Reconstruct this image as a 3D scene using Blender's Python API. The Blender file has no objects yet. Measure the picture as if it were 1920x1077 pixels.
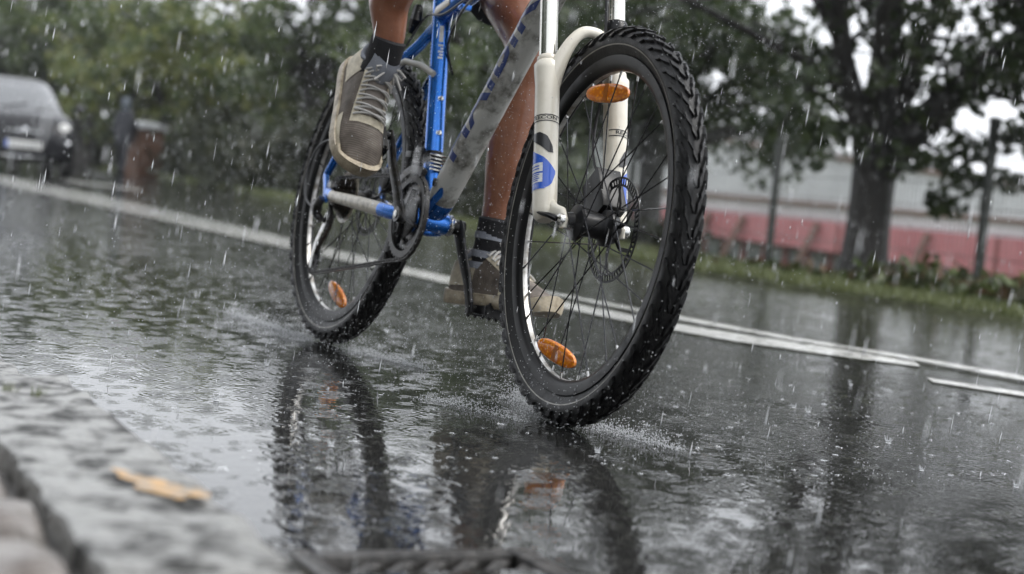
import bpy, bmesh, math, random
import numpy as np
from mathutils import Vector, Matrix, Euler

rad = math.radians
SC = bpy.context.scene
COL = SC.collection

# ------------------------------------------------------------------ camera
cam_data = bpy.data.cameras.new("camera")
cam = bpy.data.objects.new("camera", cam_data)
COL.objects.link(cam)
CAM = Vector((3.3611, -1.2986, 0.3711))
FWD = Vector((-0.8845, 0.4630, -0.0573)).normalized()
RGT = Vector((0.4570, 0.8846, 0.0933)).normalized()
UPV = RGT.cross(FWD).normalized()
RGT = FWD.cross(UPV).normalized()
cam.matrix_world = Matrix(((RGT.x, UPV.x, -FWD.x, CAM.x), (RGT.y, UPV.y, -FWD.y, CAM.y), (RGT.z, UPV.z, -FWD.z, CAM.z), (0, 0, 0, 1)))
cam_data.sensor_width = 36.0
cam_data.lens = 56.09
cam_data.clip_start = 0.05
cam_data.clip_end = 3000
cam_data.dof.use_dof = True
cam_data.dof.focus_distance = 2.75
cam_data.dof.aperture_fstop = 3.5
SC.camera = cam

# ------------------------------------------------------------------ world, sun, exposure
world = bpy.data.worlds.new("World")
SC.world = world
world.use_nodes = True
wn = world.node_tree
wn.nodes.clear()
SUN_EL, SUN_AZ = rad(58), rad(60)
sky = wn.nodes.new("ShaderNodeTexSky")
sky.sky_type = 'NISHITA'
sky.sun_disc = False
sky.sun_elevation = SUN_EL
sky.sun_rotation = rad(90) - SUN_AZ
sky.air_density = 1.0
sky.dust_density = 4.0
hsv = wn.nodes.new("ShaderNodeHueSaturation")
hsv.inputs['Saturation'].default_value = 0.16
mixc = wn.nodes.new("ShaderNodeMixRGB")
mixc.inputs[0].default_value = 0.62
mixc.inputs[2].default_value = (7.6, 7.9, 8.4, 1)
bg = wn.nodes.new("ShaderNodeBackground")
bg.inputs['Strength'].default_value = 0.12
wo = wn.nodes.new("ShaderNodeOutputWorld")
wn.links.new(sky.outputs[0], hsv.inputs['Color'])
wn.links.new(hsv.outputs[0], mixc.inputs[1])
wn.links.new(mixc.outputs[0], bg.inputs['Color'])
wn.links.new(bg.outputs[0], wo.inputs['Surface'])

sun_data = bpy.data.lights.new("sun", 'SUN')
sun_data.energy = 0.8
sun_data.angle = rad(25)
sun_data.color = (1.0, 0.97, 0.93)
sun = bpy.data.objects.new("sun", sun_data)
COL.objects.link(sun)
sd = Vector((math.cos(SUN_EL) * math.cos(SUN_AZ), math.cos(SUN_EL) * math.sin(SUN_AZ), math.sin(SUN_EL)))
sun.rotation_euler = sd.to_track_quat('Z', 'Y').to_euler()
sun.location = sd * 50

SC.view_settings.view_transform = 'Standard'
SC.view_settings.look = 'None'
SC.view_settings.gamma = 1
SC.view_settings.use_curve_mapping = False
SC.view_settings.exposure = 1.05
SC.render.engine = 'CYCLES'
SC.cycles.use_denoising = True
SC.cycles.max_bounces = 7
SC.cycles.transparent_max_bounces = 12
SC.cycles.volume_bounces = 0
SC.cycles.caustics_reflective = False
SC.cycles.caustics_refractive = False
SC.cycles.sample_clamp_indirect = 6

rng = random.Random(7)
nr = np.random.RandomState(11)

# ------------------------------------------------------------------ helpers
def V(*a):
    return Vector(a)

def setp(o, label=None, cat=None, group=None, kind=None):
    if label: o['label'] = label
    if cat: o['category'] = cat
    if group: o['group'] = group
    if kind: o['kind'] = kind
    return o

def empty(name, loc=(0, 0, 0), rot=(0, 0, 0), parent=None):
    o = bpy.data.objects.new(name, None)
    o.empty_display_size = 0.1
    COL.objects.link(o)
    o.location = loc
    o.rotation_euler = rot
    if parent: o.parent = parent
    return o

def link_mesh(name, me, parent=None, matrix=None):
    o = bpy.data.objects.new(name, me)
    COL.objects.link(o)
    if parent: o.parent = parent
    if matrix is not None: o.matrix_local = matrix
    return o

class MB:
    def __init__(s):
        s.v = []; s.f = []; s.m = []
    def add(s, vs, fs, m=0):
        k = len(s.v)
        s.v += [tuple(p) for p in vs]
        s.f += [tuple(i + k for i in f) for f in fs]
        s.m += [m] * len(fs)
        return s
    def box(s, c, size, R=None, m=0, taper=1.0):
        hx, hy, hz = [q / 2 for q in size]
        vs = []
        for z in (-1, 1):
            t = taper if z > 0 else 1
            for x, y in ((-1, -1), (1, -1), (1, 1), (-1, 1)):
                p = Vector((x * hx * t, y * hy * t, z * hz))
                if R is not None: p = R @ p
                vs.append(p + Vector(c))
        return s.add(vs, [(3, 2, 1, 0), (4, 5, 6, 7), (0, 1, 5, 4), (1, 2, 6, 5), (2, 3, 7, 6), (3, 0, 4, 7)], m)
    def tube(s, pts, r, n=10, cap=True, ref=None, mats=None, m=0, close=False):
        pts = [Vector(p) for p in pts]
        N = len(pts)
        if not isinstance(r, (list, tuple)): r = [r] * N
        elif len(r) == 2 and N != 2 and not isinstance(r[0], (list, tuple)): r = [r[0] + (r[1] - r[0]) * i / (N - 1) for i in range(N)]
        vs, fs, ms = [], [], []
        a = None
        for i in range(N):
            if close: t = (pts[(i + 1) % N] - pts[i - 1])
            else: t = pts[min(i + 1, N - 1)] - pts[max(i - 1, 0)]
            t.normalize()
            if ref is not None:
                a = Vector(ref); a = a - t * a.dot(t)
            elif a is None:
                a = Vector((0, 0, 1)) if abs(t.z) < 0.9 else Vector((1, 0, 0))
                a = a - t * a.dot(t)
            else: a = a - t * a.dot(t)
            a.normalize()
            b = t.cross(a)
            ra, rb = r[i] if isinstance(r[i], (list, tuple)) else (r[i], r[i])
            for k in range(n):
                w = 2 * math.pi * k / n
                vs.append(pts[i] + a * (ra * math.cos(w)) + b * (rb * math.sin(w)))
        for i in range(N if close else N - 1):
            j = (i + 1) % N
            for k in range(n):
                fs.append((i * n + k, i * n + (k + 1) % n, j * n + (k + 1) % n, j * n + k))
                ms.append(mats[i] if mats else m)
        if cap and not close:
            fs.append(tuple(range(n - 1, -1, -1))); ms.append(ms[0])
            fs.append(tuple((N - 1) * n + k for k in range(n))); ms.append(ms[-2])
        k = len(s.v)
        s.v += [tuple(p) for p in vs]
        s.f += [tuple(i + k for i in f) for f in fs]
        s.m += ms
        return s
    def lathe(s, prof, n=48, c=(0, 0, 0), closed=False, m=0, a0=0.0, a1=2 * math.pi):
        # axis y; prof = [(r, y)]
        full = abs(a1 - a0 - 2 * math.pi) < 1e-6
        na = n if full else n + 1
        P = len(prof)
        vs, fs = [], []
        for i in range(na):
            w = a0 + (a1 - a0) * i / n
            for r, y in prof:
                vs.append((c[0] + r * math.cos(w), c[1] + y, c[2] + r * math.sin(w)))
        for i in range(n):
            j = (i + 1) % na
            for k in range(P if closed else P - 1):
                l = (k + 1) % P
                fs.append((i * P + k, i * P + l, j * P + l, j * P + k))
        return s.add(vs, fs, m)
    def grid(s, fn, nu, nv, m=0):
        vs = [fn(i / nu, j / nv) for i in range(nu + 1) for j in range(nv + 1)]
        fs = [(i * (nv + 1) + j, (i + 1) * (nv + 1) + j, (i + 1) * (nv + 1) + j + 1, i * (nv + 1) + j + 1) for i in range(nu) for j in range(nv)]
        return s.add(vs, fs, m)
    def xf(s, M):
        s.v = [tuple(M @ Vector(p)) for p in s.v]
        return s
    def mesh(s, name, mats, smooth=True, bevel=0, ang=40, fix=True):
        me = bpy.data.meshes.new(name)
        me.from_pydata(s.v, [], s.f)
        if not isinstance(mats, (list, tuple)): mats = [mats]
        for q in mats: me.materials.append(q)
        me.polygons.foreach_set('material_index', s.m)
        if fix or bevel:
            bm = bmesh.new(); bm.from_mesh(me)
            if fix: bmesh.ops.recalc_face_normals(bm, faces=bm.faces)
            if bevel:
                es = [e for e in bm.edges if len(e.link_faces) == 2 and e.calc_face_angle(0) > 0.6]
                bmesh.ops.bevel(bm, geom=es, offset=bevel, segments=2, affect='EDGES', profile=0.6)
            bm.to_mesh(me); bm.free()
        if smooth:
            me.shade_smooth()
            me.set_sharp_from_angle(angle=rad(ang))
        me.update()
        return me
    def build(s, name, mats, parent=None, smooth=True, bevel=0, ang=40, matrix=None, fix=True):
        return link_mesh(name, s.mesh(name, mats, smooth, bevel, ang, fix), parent, matrix)

def quick_mesh(name, verts, faces, mats, mi=None, smooth=False):
    # verts (N,3) float, faces (F,k) int
    me = bpy.data.meshes.new(name)
    F, k = faces.shape
    me.vertices.add(len(verts)); me.vertices.foreach_set('co', verts.astype(np.float32).ravel())
    me.loops.add(F * k); me.loops.foreach_set('vertex_index', faces.astype(np.int32).ravel())
    me.polygons.add(F); me.polygons.foreach_set('loop_start', np.arange(F, dtype=np.int32) * k)
    if not isinstance(mats, (list, tuple)): mats = [mats]
    for q in mats: me.materials.append(q)
    if mi is not None: me.polygons.foreach_set('material_index', mi.astype(np.int32))
    me.update(calc_edges=True)
    if smooth: me.shade_smooth()
    return me

# ------------------------------------------------------------------ materials
def new_mat(name):
    m = bpy.data.materials.new(name)
    m.use_nodes = True
    nt = m.node_tree
    return m, nt, nt.nodes['Principled BSDF']

def N(nt, typ, **kw):
    n = nt.nodes.new(typ)
    for k, v in kw.items():
        if k in n.inputs: n.inputs[k].default_value = v
        else: setattr(n, k, v)
    return n

def ramp(nt, src, stops):
    r = nt.nodes.new('ShaderNodeValToRGB')
    els = r.color_ramp.elements
    while len(els) < len(stops): els.new(0.5)
    for e, (p, c) in zip(els, stops):
        e.position = p
        e.color = c if len(c) == 4 else (*c, 1)
    nt.links.new(src, r.inputs[0])
    return r

def mat(name, col, rough=0.5, metal=0.0, coat=0.0, col2=None, scale=20, lo=0.4, hi=0.6, bump=0.0, bscale=200, spec=0.5, sss=0.0, rvar=0.0, detail=6, stretch=None):
    m, nt, p = new_mat(name)
    p.inputs['Base Color'].default_value = (*col, 1)
    p.inputs['Roughness'].default_value = rough
    p.inputs['Metallic'].default_value = metal
    p.inputs['Coat Weight'].default_value = coat
    p.inputs['Coat Roughness'].default_value = 0.06
    p.inputs['Specular IOR Level'].default_value = spec
    if sss:
        p.inputs['Subsurface Weight'].default_value = sss
        p.inputs['Subsurface Radius'].default_value = (0.01, 0.004, 0.002)
    tc = N(nt, 'ShaderNodeTexCoord')
    src = tc.outputs['Object']
    if stretch:
        mp = N(nt, 'ShaderNodeMapping'); mp.inputs['Scale'].default_value = stretch
        nt.links.new(src, mp.inputs[0]); src = mp.outputs[0]
    if col2 is not None:
        nz = N(nt, 'ShaderNodeTexNoise', Scale=scale, Detail=detail, Roughness=0.62)
        nt.links.new(src, nz.inputs['Vector'])
        r = ramp(nt, nz.outputs['Fac'], [(lo, col), (hi, col2)])
        nt.links.new(r.outputs[0], p.inputs['Base Color'])
        if rvar:
            rr = ramp(nt, nz.outputs['Fac'], [(lo, (rough,) * 3), (hi, (min(1, rough + rvar),) * 3)])
            nt.links.new(rr.outputs[0], p.inputs['Roughness'])
    if bump:
        nb = N(nt, 'ShaderNodeTexNoise', Scale=bscale, Detail=4)
        nt.links.new(src, nb.inputs['Vector'])
        b = N(nt, 'ShaderNodeBump', Strength=1.0, Distance=bump)
        nt.links.new(nb.outputs['Fac'], b.inputs['Height'])
        nt.links.new(b.outputs[0], p.inputs['Normal'])
    return m

M = {}
M['blue'] = mat('blue_paint', (0.010, 0.135, 0.52), 0.26, 0.75, 0.6, (0.014, 0.165, 0.60), 60, .35, .65, bump=.0002, bscale=420)
M['ivory'] = mat('ivory_paint', (0.68, 0.63, 0.53), 0.3, 0, 0.6, (0.58, 0.53, 0.44), 25, .42, .75, bump=.0002, bscale=300)
M['fork_paint'] = mat('cream_fork_paint', (0.72, 0.68, 0.58), 0.32, 0, 0.5, (0.60, 0.55, 0.45), 18, .5, .78, bump=.00012, bscale=350)
M['downtube'] = mat('muddy_white_paint', (0.50, 0.50, 0.47), 0.36, 0, 0.4, (0.06, 0.055, 0.04), 22, .46, .68, bump=.0003, bscale=260, rvar=.35, detail=8)
M['stay'] = mat('muddy_ivory_paint', (0.55, 0.50, 0.40), 0.35, 0, 0.4, (0.12, 0.10, 0.08), 45, .5, .75, bump=.0003, bscale=260, rvar=.3)
M['navy'] = mat('navy_print', (0.006, 0.03, 0.16), 0.35, 0, .4)
M['white'] = mat('white_print', (0.75, 0.76, 0.76), 0.4, 0, .3, (0.55, 0.56, 0.56), 80)
M['black_print'] = mat('black_print', (0.012, 0.012, 0.014), 0.35, 0, .3)
M['blue_print'] = mat('blue_print', (0.02, 0.10, 0.52), 0.3, 0, .5)
M['rubber'] = mat('wet_tyre_rubber', (0.007, 0.007, 0.0075), 0.42, 0, 0.0, (0.014, 0.0135, 0.013), 40, .4, .7, bump=.0006, bscale=300, rvar=.2, spec=.3)
M['tread'] = mat('wet_tread_rubber', (0.006, 0.006, 0.0065), 0.36, 0, 0.0, (0.016, 0.015, 0.014), 90, .45, .8, bump=.0006, bscale=400, rvar=.25, spec=.35)
M['stripe'] = mat('reflective_stripe', (0.30, 0.29, 0.25), 0.4, 0, 0, (0.16, 0.15, 0.13), 30)
M['black'] = mat('black_metal', (0.008, 0.008, 0.009), 0.3, 0.0, .05, (0.028, 0.026, 0.022), 70, .55, .8, bump=.0002, bscale=200, rvar=.3, spec=.2)
M['rim'] = mat('black_rim', (0.006, 0.006, 0.0065), 0.36, 0.0, 0, (0.018, 0.017, 0.015), 40, .55, .8, rvar=.3, spec=.18)
M['rim_in'] = mat('silver_rim_bed', (0.55, 0.55, 0.54), 0.32, 0.6, 0, (0.25, 0.23, 0.2), 40)
M['steel'] = mat('wet_steel', (0.55, 0.55, 0.54), 0.22, 1.0, 0, (0.30, 0.27, 0.23), 50, .5, .7)
M['stanchion'] = mat('satin_stanchion', (0.66, 0.65, 0.60), 0.16, 1.0)
M['grey_metal'] = mat('grey_alloy', (0.085, 0.085, 0.09), 0.34, 0.8, 0, (0.04, 0.036, 0.03), 60, bump=.0003, bscale=250)
M['rust'] = mat('oiled_brown_steel', (0.09, 0.07, 0.05), 0.4, 0.7, 0, (0.02, 0.018, 0.015), 120)
M['chain'] = mat('oiled_chain', (0.012, 0.011, 0.010), 0.4, 0.2, 0, (0.035, 0.03, 0.026), 200)
M['spoke'] = mat('dark_spoke', (0.035, 0.035, 0.038), 0.25, 0.8)
M['cable'] = mat('black_cable', (0.012, 0.012, 0.013), 0.35)
M['hose'] = mat('grey_hose', (0.42, 0.42, 0.40), 0.35, 0, .2)
M['skin'] = mat('wet_skin', (0.30, 0.125, 0.068), 0.34, 0, 0.3, (0.19, 0.07, 0.036), 22, .35, .7, bump=.0006, bscale=160, sss=.12)
M['tongue'] = mat('grey_tongue', (0.24, 0.21, 0.185), 0.8, bump=.0006, bscale=400)
M['sock'] = mat('black_sock', (0.014, 0.014, 0.016), 0.9, bump=.001, bscale=300)
M['sockw'] = mat('pale_sock', (0.25, 0.265, 0.30), 0.85, bump=.001, bscale=300)
M['cream_shoe'] = mat('cream_shoe_overlay', (0.60, 0.54, 0.41), 0.55, 0, 0, (0.30, 0.25, 0.18), 40, .45, .75, bump=.0006, bscale=250)
M['sole'] = mat('cream_rubber_sole', (0.56, 0.48, 0.35), 0.5, 0, .1, (0.20, 0.16, 0.11), 38, .42, .7, bump=.0012, bscale=120)
M['lace'] = mat('grey_lace', (0.42, 0.41, 0.39), 0.8, bump=.0006, bscale=500)
M['shorts'] = mat('dark_shorts', (0.03, 0.035, 0.045), 0.8)
M['shirt'] = mat('grey_shirt', (0.10, 0.11, 0.12), 0.85)
M['hair'] = mat('dark_hair', (0.03, 0.02, 0.014), 0.6)
M['bark'] = mat('wet_bark', (0.010, 0.009, 0.008), 0.6, 0, 0, (0.034, 0.03, 0.026), 7, .4, .7, bump=.03, bscale=22, stretch=(1, 1, .22))
M['post'] = mat('dark_fence_steel', (0.05, 0.055, 0.05), 0.5, 0.3)
M['wire'] = mat('fence_wire', (0.16, 0.165, 0.16), 0.5, 0.5)
M['carpaint'] = mat('dark_grey_car_paint', (0.008, 0.0085, 0.011), 0.25, 0.0, .08, spec=.3)
M['carglass'] = mat('car_glass_with_sky_sheen', (0.06, 0.065, 0.07), 0.12, 0, .7, spec=1.0)  # grey in the base colour stands in for sky reflected in the glass
M['chrome'] = mat('chrome', (0.75, 0.76, 0.78), 0.12, 1.0)
M['carblack'] = mat('black_plastic', (0.012, 0.012, 0.013), 0.5)
M['plate'] = mat('plate_white', (0.72, 0.72, 0.70), 0.4)
M['red'] = mat('red_fascia', (0.64, 0.27, 0.285), 0.5, 0, 0, (0.54, 0.20, 0.215), .9)
M['hall'] = mat('grey_sheet_wall', (0.74, 0.75, 0.76), 0.5, 0, 0, (0.64, 0.65, 0.66), .5, bump=.01, bscale=3)
M['pipe'] = mat('brown_pipe', (0.22, 0.13, 0.10), 0.6)
M['darkwall'] = mat('dark_base_wall', (0.11, 0.09, 0.085), 0.7)
M['redpost'] = mat('rusty_red_post', (0.24, 0.075, 0.065), 0.7)
M['pane'] = mat('window_pane', (0.20, 0.23, 0.25), 0.12, 0, .3, (0.30, 0.33, 0.35), 1.5)
M['winframe'] = mat('window_frame', (0.32, 0.33, 0.33), 0.5)
M['brownbox'] = mat('weathered_brown_boards', (0.17, 0.085, 0.05), 0.7, 0, 0, (0.11, 0.06, 0.04), 6)
M['palecap'] = mat('pale_cap', (0.55, 0.56, 0.57), 0.5)
M['coat'] = mat('dark_navy_coat', (0.02, 0.022, 0.03), 0.7)
M['coat2'] = mat('slate_hood', (0.10, 0.12, 0.14), 0.6)
M['iron'] = mat('wet_cast_iron', (0.035, 0.034, 0.032), 0.3, 0.5, 0, (0.09, 0.085, 0.08), 60, bump=.001, bscale=150, rvar=.25)
M['granite'] = mat('wet_granite', (0.25, 0.25, 0.24), 0.30, 0, 0, (0.022, 0.022, 0.02), 22, .45, .60, bump=.010, bscale=55, rvar=.3, detail=10, spec=.35)
M['cobble'] = mat('wet_cobble', (0.20, 0.185, 0.17), 0.26, 0, .15, (0.08, 0.06, 0.05), 22, .4, .66, bump=.008, bscale=50, rvar=.3, spec=.35)
M['joint'] = mat('wet_joint_grit', (0.035, 0.03, 0.025), 0.35, 0, 0, (0.06, 0.05, 0.04), 120, bump=.004, bscale=150)
M['ochre'] = mat('ochre_paint', (0.48, 0.27, 0.08), 0.36, 0, 0, (0.22, 0.20, 0.17), 48, .42, .60, bump=.006, bscale=55)
M['water_white'] = mat('spray_water', (0.80, 0.82, 0.84), 0.12, 0, 0, spec=.8)
M['soil'] = mat('verge_soil', (0.05, 0.055, 0.025), 0.9, 0, 0, (0.085, 0.095, 0.04), 3, bump=.03, bscale=12)
M['fieldground'] = mat('field_ground', (0.06, 0.07, 0.035), 0.9, 0, 0, (0.10, 0.10, 0.06), .4)
M['leafpad'] = mat('saddle_vinyl', (0.012, 0.012, 0.013), 0.4)

def leaf_mat(name, c1, c2, c3, rough=.45, trans=.35):
    m, nt, p = new_mat(name)
    g = N(nt, 'ShaderNodeNewGeometry')
    r = ramp(nt, g.outputs['Random Per Island'], [(0, c1), (.55, c2), (1, c3)])
    nt.links.new(r.outputs[0], p.inputs['Base Color'])
    p.inputs['Roughness'].default_value = rough
    tr = N(nt, 'ShaderNodeBsdfTranslucent')
    nt.links.new(r.outputs[0], tr.inputs[0])
    mx = N(nt, 'ShaderNodeMixShader'); mx.inputs[0].default_value = trans
    out = nt.nodes['Material Output']
    nt.links.new(p.outputs[0], mx.inputs[1]); nt.links.new(tr.outputs[0], mx.inputs[2])
    nt.links.new(mx.outputs[0], out.inputs['Surface'])
    return m
M['leaf_dark'] = leaf_mat('leaf_dark_green', (.026, .042, .016), (.042, .064, .024), (.075, .10, .036))
M['leaf_mid'] = leaf_mat('leaf_mid_green', (.06, .085, .032), (.09, .125, .042), (.13, .16, .055), .4, .45)
M['leaf_light'] = leaf_mat('leaf_yellow_green', (.11, .14, .04), (.16, .185, .05), (.22, .23, .07), .4, .45)
M['leaf_hedge'] = leaf_mat('leaf_hedge_green', (.02, .026, .014), (.034, .042, .02), (.055, .058, .03))
M['weed'] = leaf_mat('weed_leaf', (.035, .045, .018), (.055, .062, .025), (.11, .06, .035))
M['grass'] = leaf_mat('grass_blade', (.10, .12, .045), (.14, .165, .065), (.22, .24, .12), .4, .3)

# amber reflector
def amber():
    m, nt, p = new_mat('amber_reflector')
    tc = N(nt, 'ShaderNodeTexCoord')
    v = N(nt, 'ShaderNodeTexVoronoi', Scale=190)
    nt.links.new(tc.outputs['Object'], v.inputs['Vector'])
    r = ramp(nt, v.outputs['Distance'], [(.0, (1.0, .40, .01)), (.6, (.62, .16, .005))])
    nt.links.new(r.outputs[0], p.inputs['Base Color'])
    p.inputs['Roughness'].default_value = .16
    p.inputs['Coat Weight'].default_value = .8
    p.inputs['Subsurface Weight'].default_value = .3
    p.inputs['Subsurface Radius'].default_value = (.01, .004, .001)
    return m
M['amber'] = amber()
M['amber_d'] = mat('amber_dark_core', (.34, .10, .01), .3, 0, .5)  # darker amber for the reflector clip

# shoe mesh fabric
def shoe_fabric():
    m, nt, p = new_mat('grey_brown_shoe_mesh')
    tc = N(nt, 'ShaderNodeTexCoord')
    w = N(nt, 'ShaderNodeTexWave', Scale=70.0, Distortion=1.2); w.inputs['Detail'].default_value = 1
    nt.links.new(tc.outputs['Object'], w.inputs['Vector'])
    nz = N(nt, 'ShaderNodeTexNoise', Scale=22, Detail=6)
    nt.links.new(tc.outputs['Object'], nz.inputs['Vector'])
    r = ramp(nt, nz.outputs['Fac'], [(.32, (.075, .058, .042)), (.52, (.17, .14, .115)), (.70, (.25, .215, .18))])
    mx = N(nt, 'ShaderNodeMixRGB'); mx.blend_type = 'MULTIPLY'
    mx.inputs[0].default_value = .35
    nt.links.new(r.outputs[0], mx.inputs[1]); nt.links.new(w.outputs['Color'], mx.inputs[2])
    nt.links.new(mx.outputs[0], p.inputs['Base Color'])
    b = N(nt, 'ShaderNodeBump', Strength=.5, Distance=.0008)
    nt.links.new(w.outputs['Fac'], b.inputs['Height']); nt.links.new(b.outputs[0], p.inputs['Normal'])
    p.inputs['Roughness'].default_value = .62
    return m
M['shoe'] = shoe_fabric()

# wet asphalt with a film of rain water
def wet_asphalt(name, base, hi, film_bias=0.0, mottled=False):
    m, nt, p = new_mat(name)
    L = nt.links
    tc = N(nt, 'ShaderNodeTexCoord'); o = tc.outputs['Object']
    agg = N(nt, 'ShaderNodeTexVoronoi', Scale=170); L.new(o, agg.inputs['Vector'])
    agc = ramp(nt, agg.outputs['Color'], [(0, base), (.72, tuple(q * 1.5 for q in base)), (.93, hi)])
    big = N(nt, 'ShaderNodeTexNoise', Scale=1.1, Detail=5, Roughness=.6); L.new(o, big.inputs['Vector'])
    mxc = N(nt, 'ShaderNodeMixRGB'); mxc.blend_type = 'MULTIPLY'; mxc.inputs[0].default_value = .6
    bc = ramp(nt, big.outputs['Fac'], [(.3, (.75, .75, .75)), (.7, (1.25, 1.25, 1.22))])
    L.new(agc.outputs[0], mxc.inputs[1]); L.new(bc.outputs[0], mxc.inputs[2])
    csrc = mxc.outputs[0]
    if mottled:   # noise greys the white in places, softening it like glare on the line
        wn_ = N(nt, 'ShaderNodeTexNoise', Scale=14, Detail=9, Roughness=.72); L.new(o, wn_.inputs['Vector'])
        wr = ramp(nt, wn_.outputs['Fac'], [(.36, (0, 0, 0)), (.47, (1, 1, 1))])
        mw = N(nt, 'ShaderNodeMixRGB'); L.new(wr.outputs[0], mw.inputs[0]); mw.inputs[1].default_value = (.06, .06, .058, 1); L.new(csrc, mw.inputs[2]); csrc = mw.outputs[0]
    L.new(csrc, p.inputs['Base Color'])
    # film depth: patches, deeper along the gutter beside the kerb
    sep = N(nt, 'ShaderNodeSeparateXYZ'); L.new(o, sep.inputs[0])
    gut = N(nt, 'ShaderNodeMapRange'); gut.inputs['From Min'].default_value = .40; gut.inputs['From Max'].default_value = -.45
    gut.inputs['To Min'].default_value = 0; gut.inputs['To Max'].default_value = .65
    L.new(sep.outputs['Y'], gut.inputs['Value'])
    pat = N(nt, 'ShaderNodeTexNoise', Scale=2.3, Detail=4, Roughness=.55); L.new(o, pat.inputs['Vector'])
    ad = N(nt, 'ShaderNodeMath', operation='ADD'); L.new(pat.outputs['Fac'], ad.inputs[0]); L.new(gut.outputs[0], ad.inputs[1])
    film = N(nt, 'ShaderNodeMapRange'); film.inputs['From Min'].default_value = .43 - film_bias; film.inputs['From Max'].default_value = .75 - film_bias
    L.new(ad.outputs[0], film.inputs['Value'])
    rr = N(nt, 'ShaderNodeMapRange'); rr.inputs['To Min'].default_value = .07; rr.inputs['To Max'].default_value = .02
    L.new(film.outputs[0], rr.inputs['Value']); L.new(rr.outputs[0], p.inputs['Roughness'])
    p.inputs['IOR'].default_value = 1.40
    # grain height, faded where the film is deep
    gn = N(nt, 'ShaderNodeTexNoise', Scale=95, Detail=3, Roughness=.6); L.new(o, gn.inputs['Vector'])
    inv = N(nt, 'ShaderNodeMapRange'); inv.inputs['To Min'].default_value = .00075; inv.inputs['To Max'].default_value = .00003
    L.new(film.outputs[0], inv.inputs['Value'])
    h1 = N(nt, 'ShaderNodeMath', operation='MULTIPLY'); L.new(gn.outputs['Fac'], h1.inputs[0]); L.new(inv.outputs[0], h1.inputs[1])
    # wind waves on the film
    wv = N(nt, 'ShaderNodeTexNoise', Scale=26, Detail=3, Roughness=.55); L.new(o, wv.inputs['Vector'])
    h2 = N(nt, 'ShaderNodeMath', operation='MULTIPLY'); L.new(wv.outputs['Fac'], h2.inputs[0]); h2.inputs[1].default_value = .00042
    # rings from falling drops
    hsum = N(nt, 'ShaderNodeMath', operation='ADD'); L.new(h1.outputs[0], hsum.inputs[0]); L.new(h2.outputs[0], hsum.inputs[1])
    cur = hsum
    for sc, fr, am in ((9, 150, .00022), (17, 170, .00014)):
        vo = N(nt, 'ShaderNodeTexVoronoi', Scale=sc); vo.voronoi_dimensions = '2D'; L.new(o, vo.inputs['Vector'])
        mu = N(nt, 'ShaderNodeMath', operation='MULTIPLY'); L.new(vo.outputs['Distance'], mu.inputs[0]); mu.inputs[1].default_value = fr / sc * 3
        sn = N(nt, 'ShaderNodeMath', operation='SINE'); L.new(mu.outputs[0], sn.inputs[0])
        fo = N(nt, 'ShaderNodeMapRange'); fo.inputs['From Min'].default_value = 0; fo.inputs['From Max'].default_value = .45; fo.inputs['To Min'].default_value = am; fo.inputs['To Max'].default_value = 0
        L.new(vo.outputs['Distance'], fo.inputs['Value'])
        ml = N(nt, 'ShaderNodeMath', operation='MULTIPLY'); L.new(sn.outputs[0], ml.inputs[0]); L.new(fo.outputs[0], ml.inputs[1])
        a2 = N(nt, 'ShaderNodeMath', operation='ADD'); L.new(cur.outputs[0], a2.inputs[0]); L.new(ml.outputs[0], a2.inputs[1]); cur = a2
    b = N(nt, 'ShaderNodeBump', Strength=1.0, Distance=1.0)
    L.new(cur.outputs[0], b.inputs['Height']); L.new(b.outputs[0], p.inputs['Normal'])
    return m
M['asphalt'] = wet_asphalt('wet_asphalt', (.015, .015, .0145), (.075, .075, .068))
M['marking'] = wet_asphalt('wet_white_marking', (.62, .62, .60), (.82, .82, .80), .1, True)

# water that is still glassy: falling drops
def rain_mat():
    m, nt, p = new_mat('rain_water')
    p.inputs['Base Color'].default_value = (.86, .88, .9, 1)
    p.inputs['Roughness'].default_value = .15
    p.inputs['Alpha'].default_value = .8
    p.inputs['Transmission Weight'].default_value = .35
    p.inputs['IOR'].default_value = 1.33
    return m
M['rain'] = rain_mat()
M['splash'] = rain_mat(); M['splash'].name = 'splash_water'
M['splash'].node_tree.nodes['Principled BSDF'].inputs['Alpha'].default_value = .38

# ------------------------------------------------------------------ the setting
PSI = rad(-1.86)
RD = Vector((math.cos(PSI), math.sin(PSI), 0)); RN = Vector((-math.sin(PSI), math.cos(PSI), 0))
def road_pt(s, l, z=0.0):
    return RD * s + RN * l + Vector((0, 0, z))
def to_road(p):
    p = Vector((p[0], p[1], 0)); return p.dot(RD), p.dot(RN)

EDGE = [(-400, 26), (-120, 13.5), (-60, 9.2), (-40, 7.75), (-30, 6.9), (-20, 5.75), (-14, 5.1), (-10, 4.62), (-7, 4.25), (-4.8, 4.03), (-3.2, 4.07), (-2, 4.25), (0, 4.75), (3, 5.6), (10, 8), (40, 20)]
ES = [e[0] for e in EDGE]; EL = [e[1] for e in EDGE]
def edge_l(s): return float(np.interp(s, ES, EL))

# far ground to the horizon
g = MB(); g.add([(-1500, -1500, -2.4), (1500, -1500, -2.4), (1500, 1500, -2.4), (-1500, 1500, -2.4)], [(0, 1, 2, 3)])
setp(g.build('ground', M['fieldground'], smooth=False), kind='structure')

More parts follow.
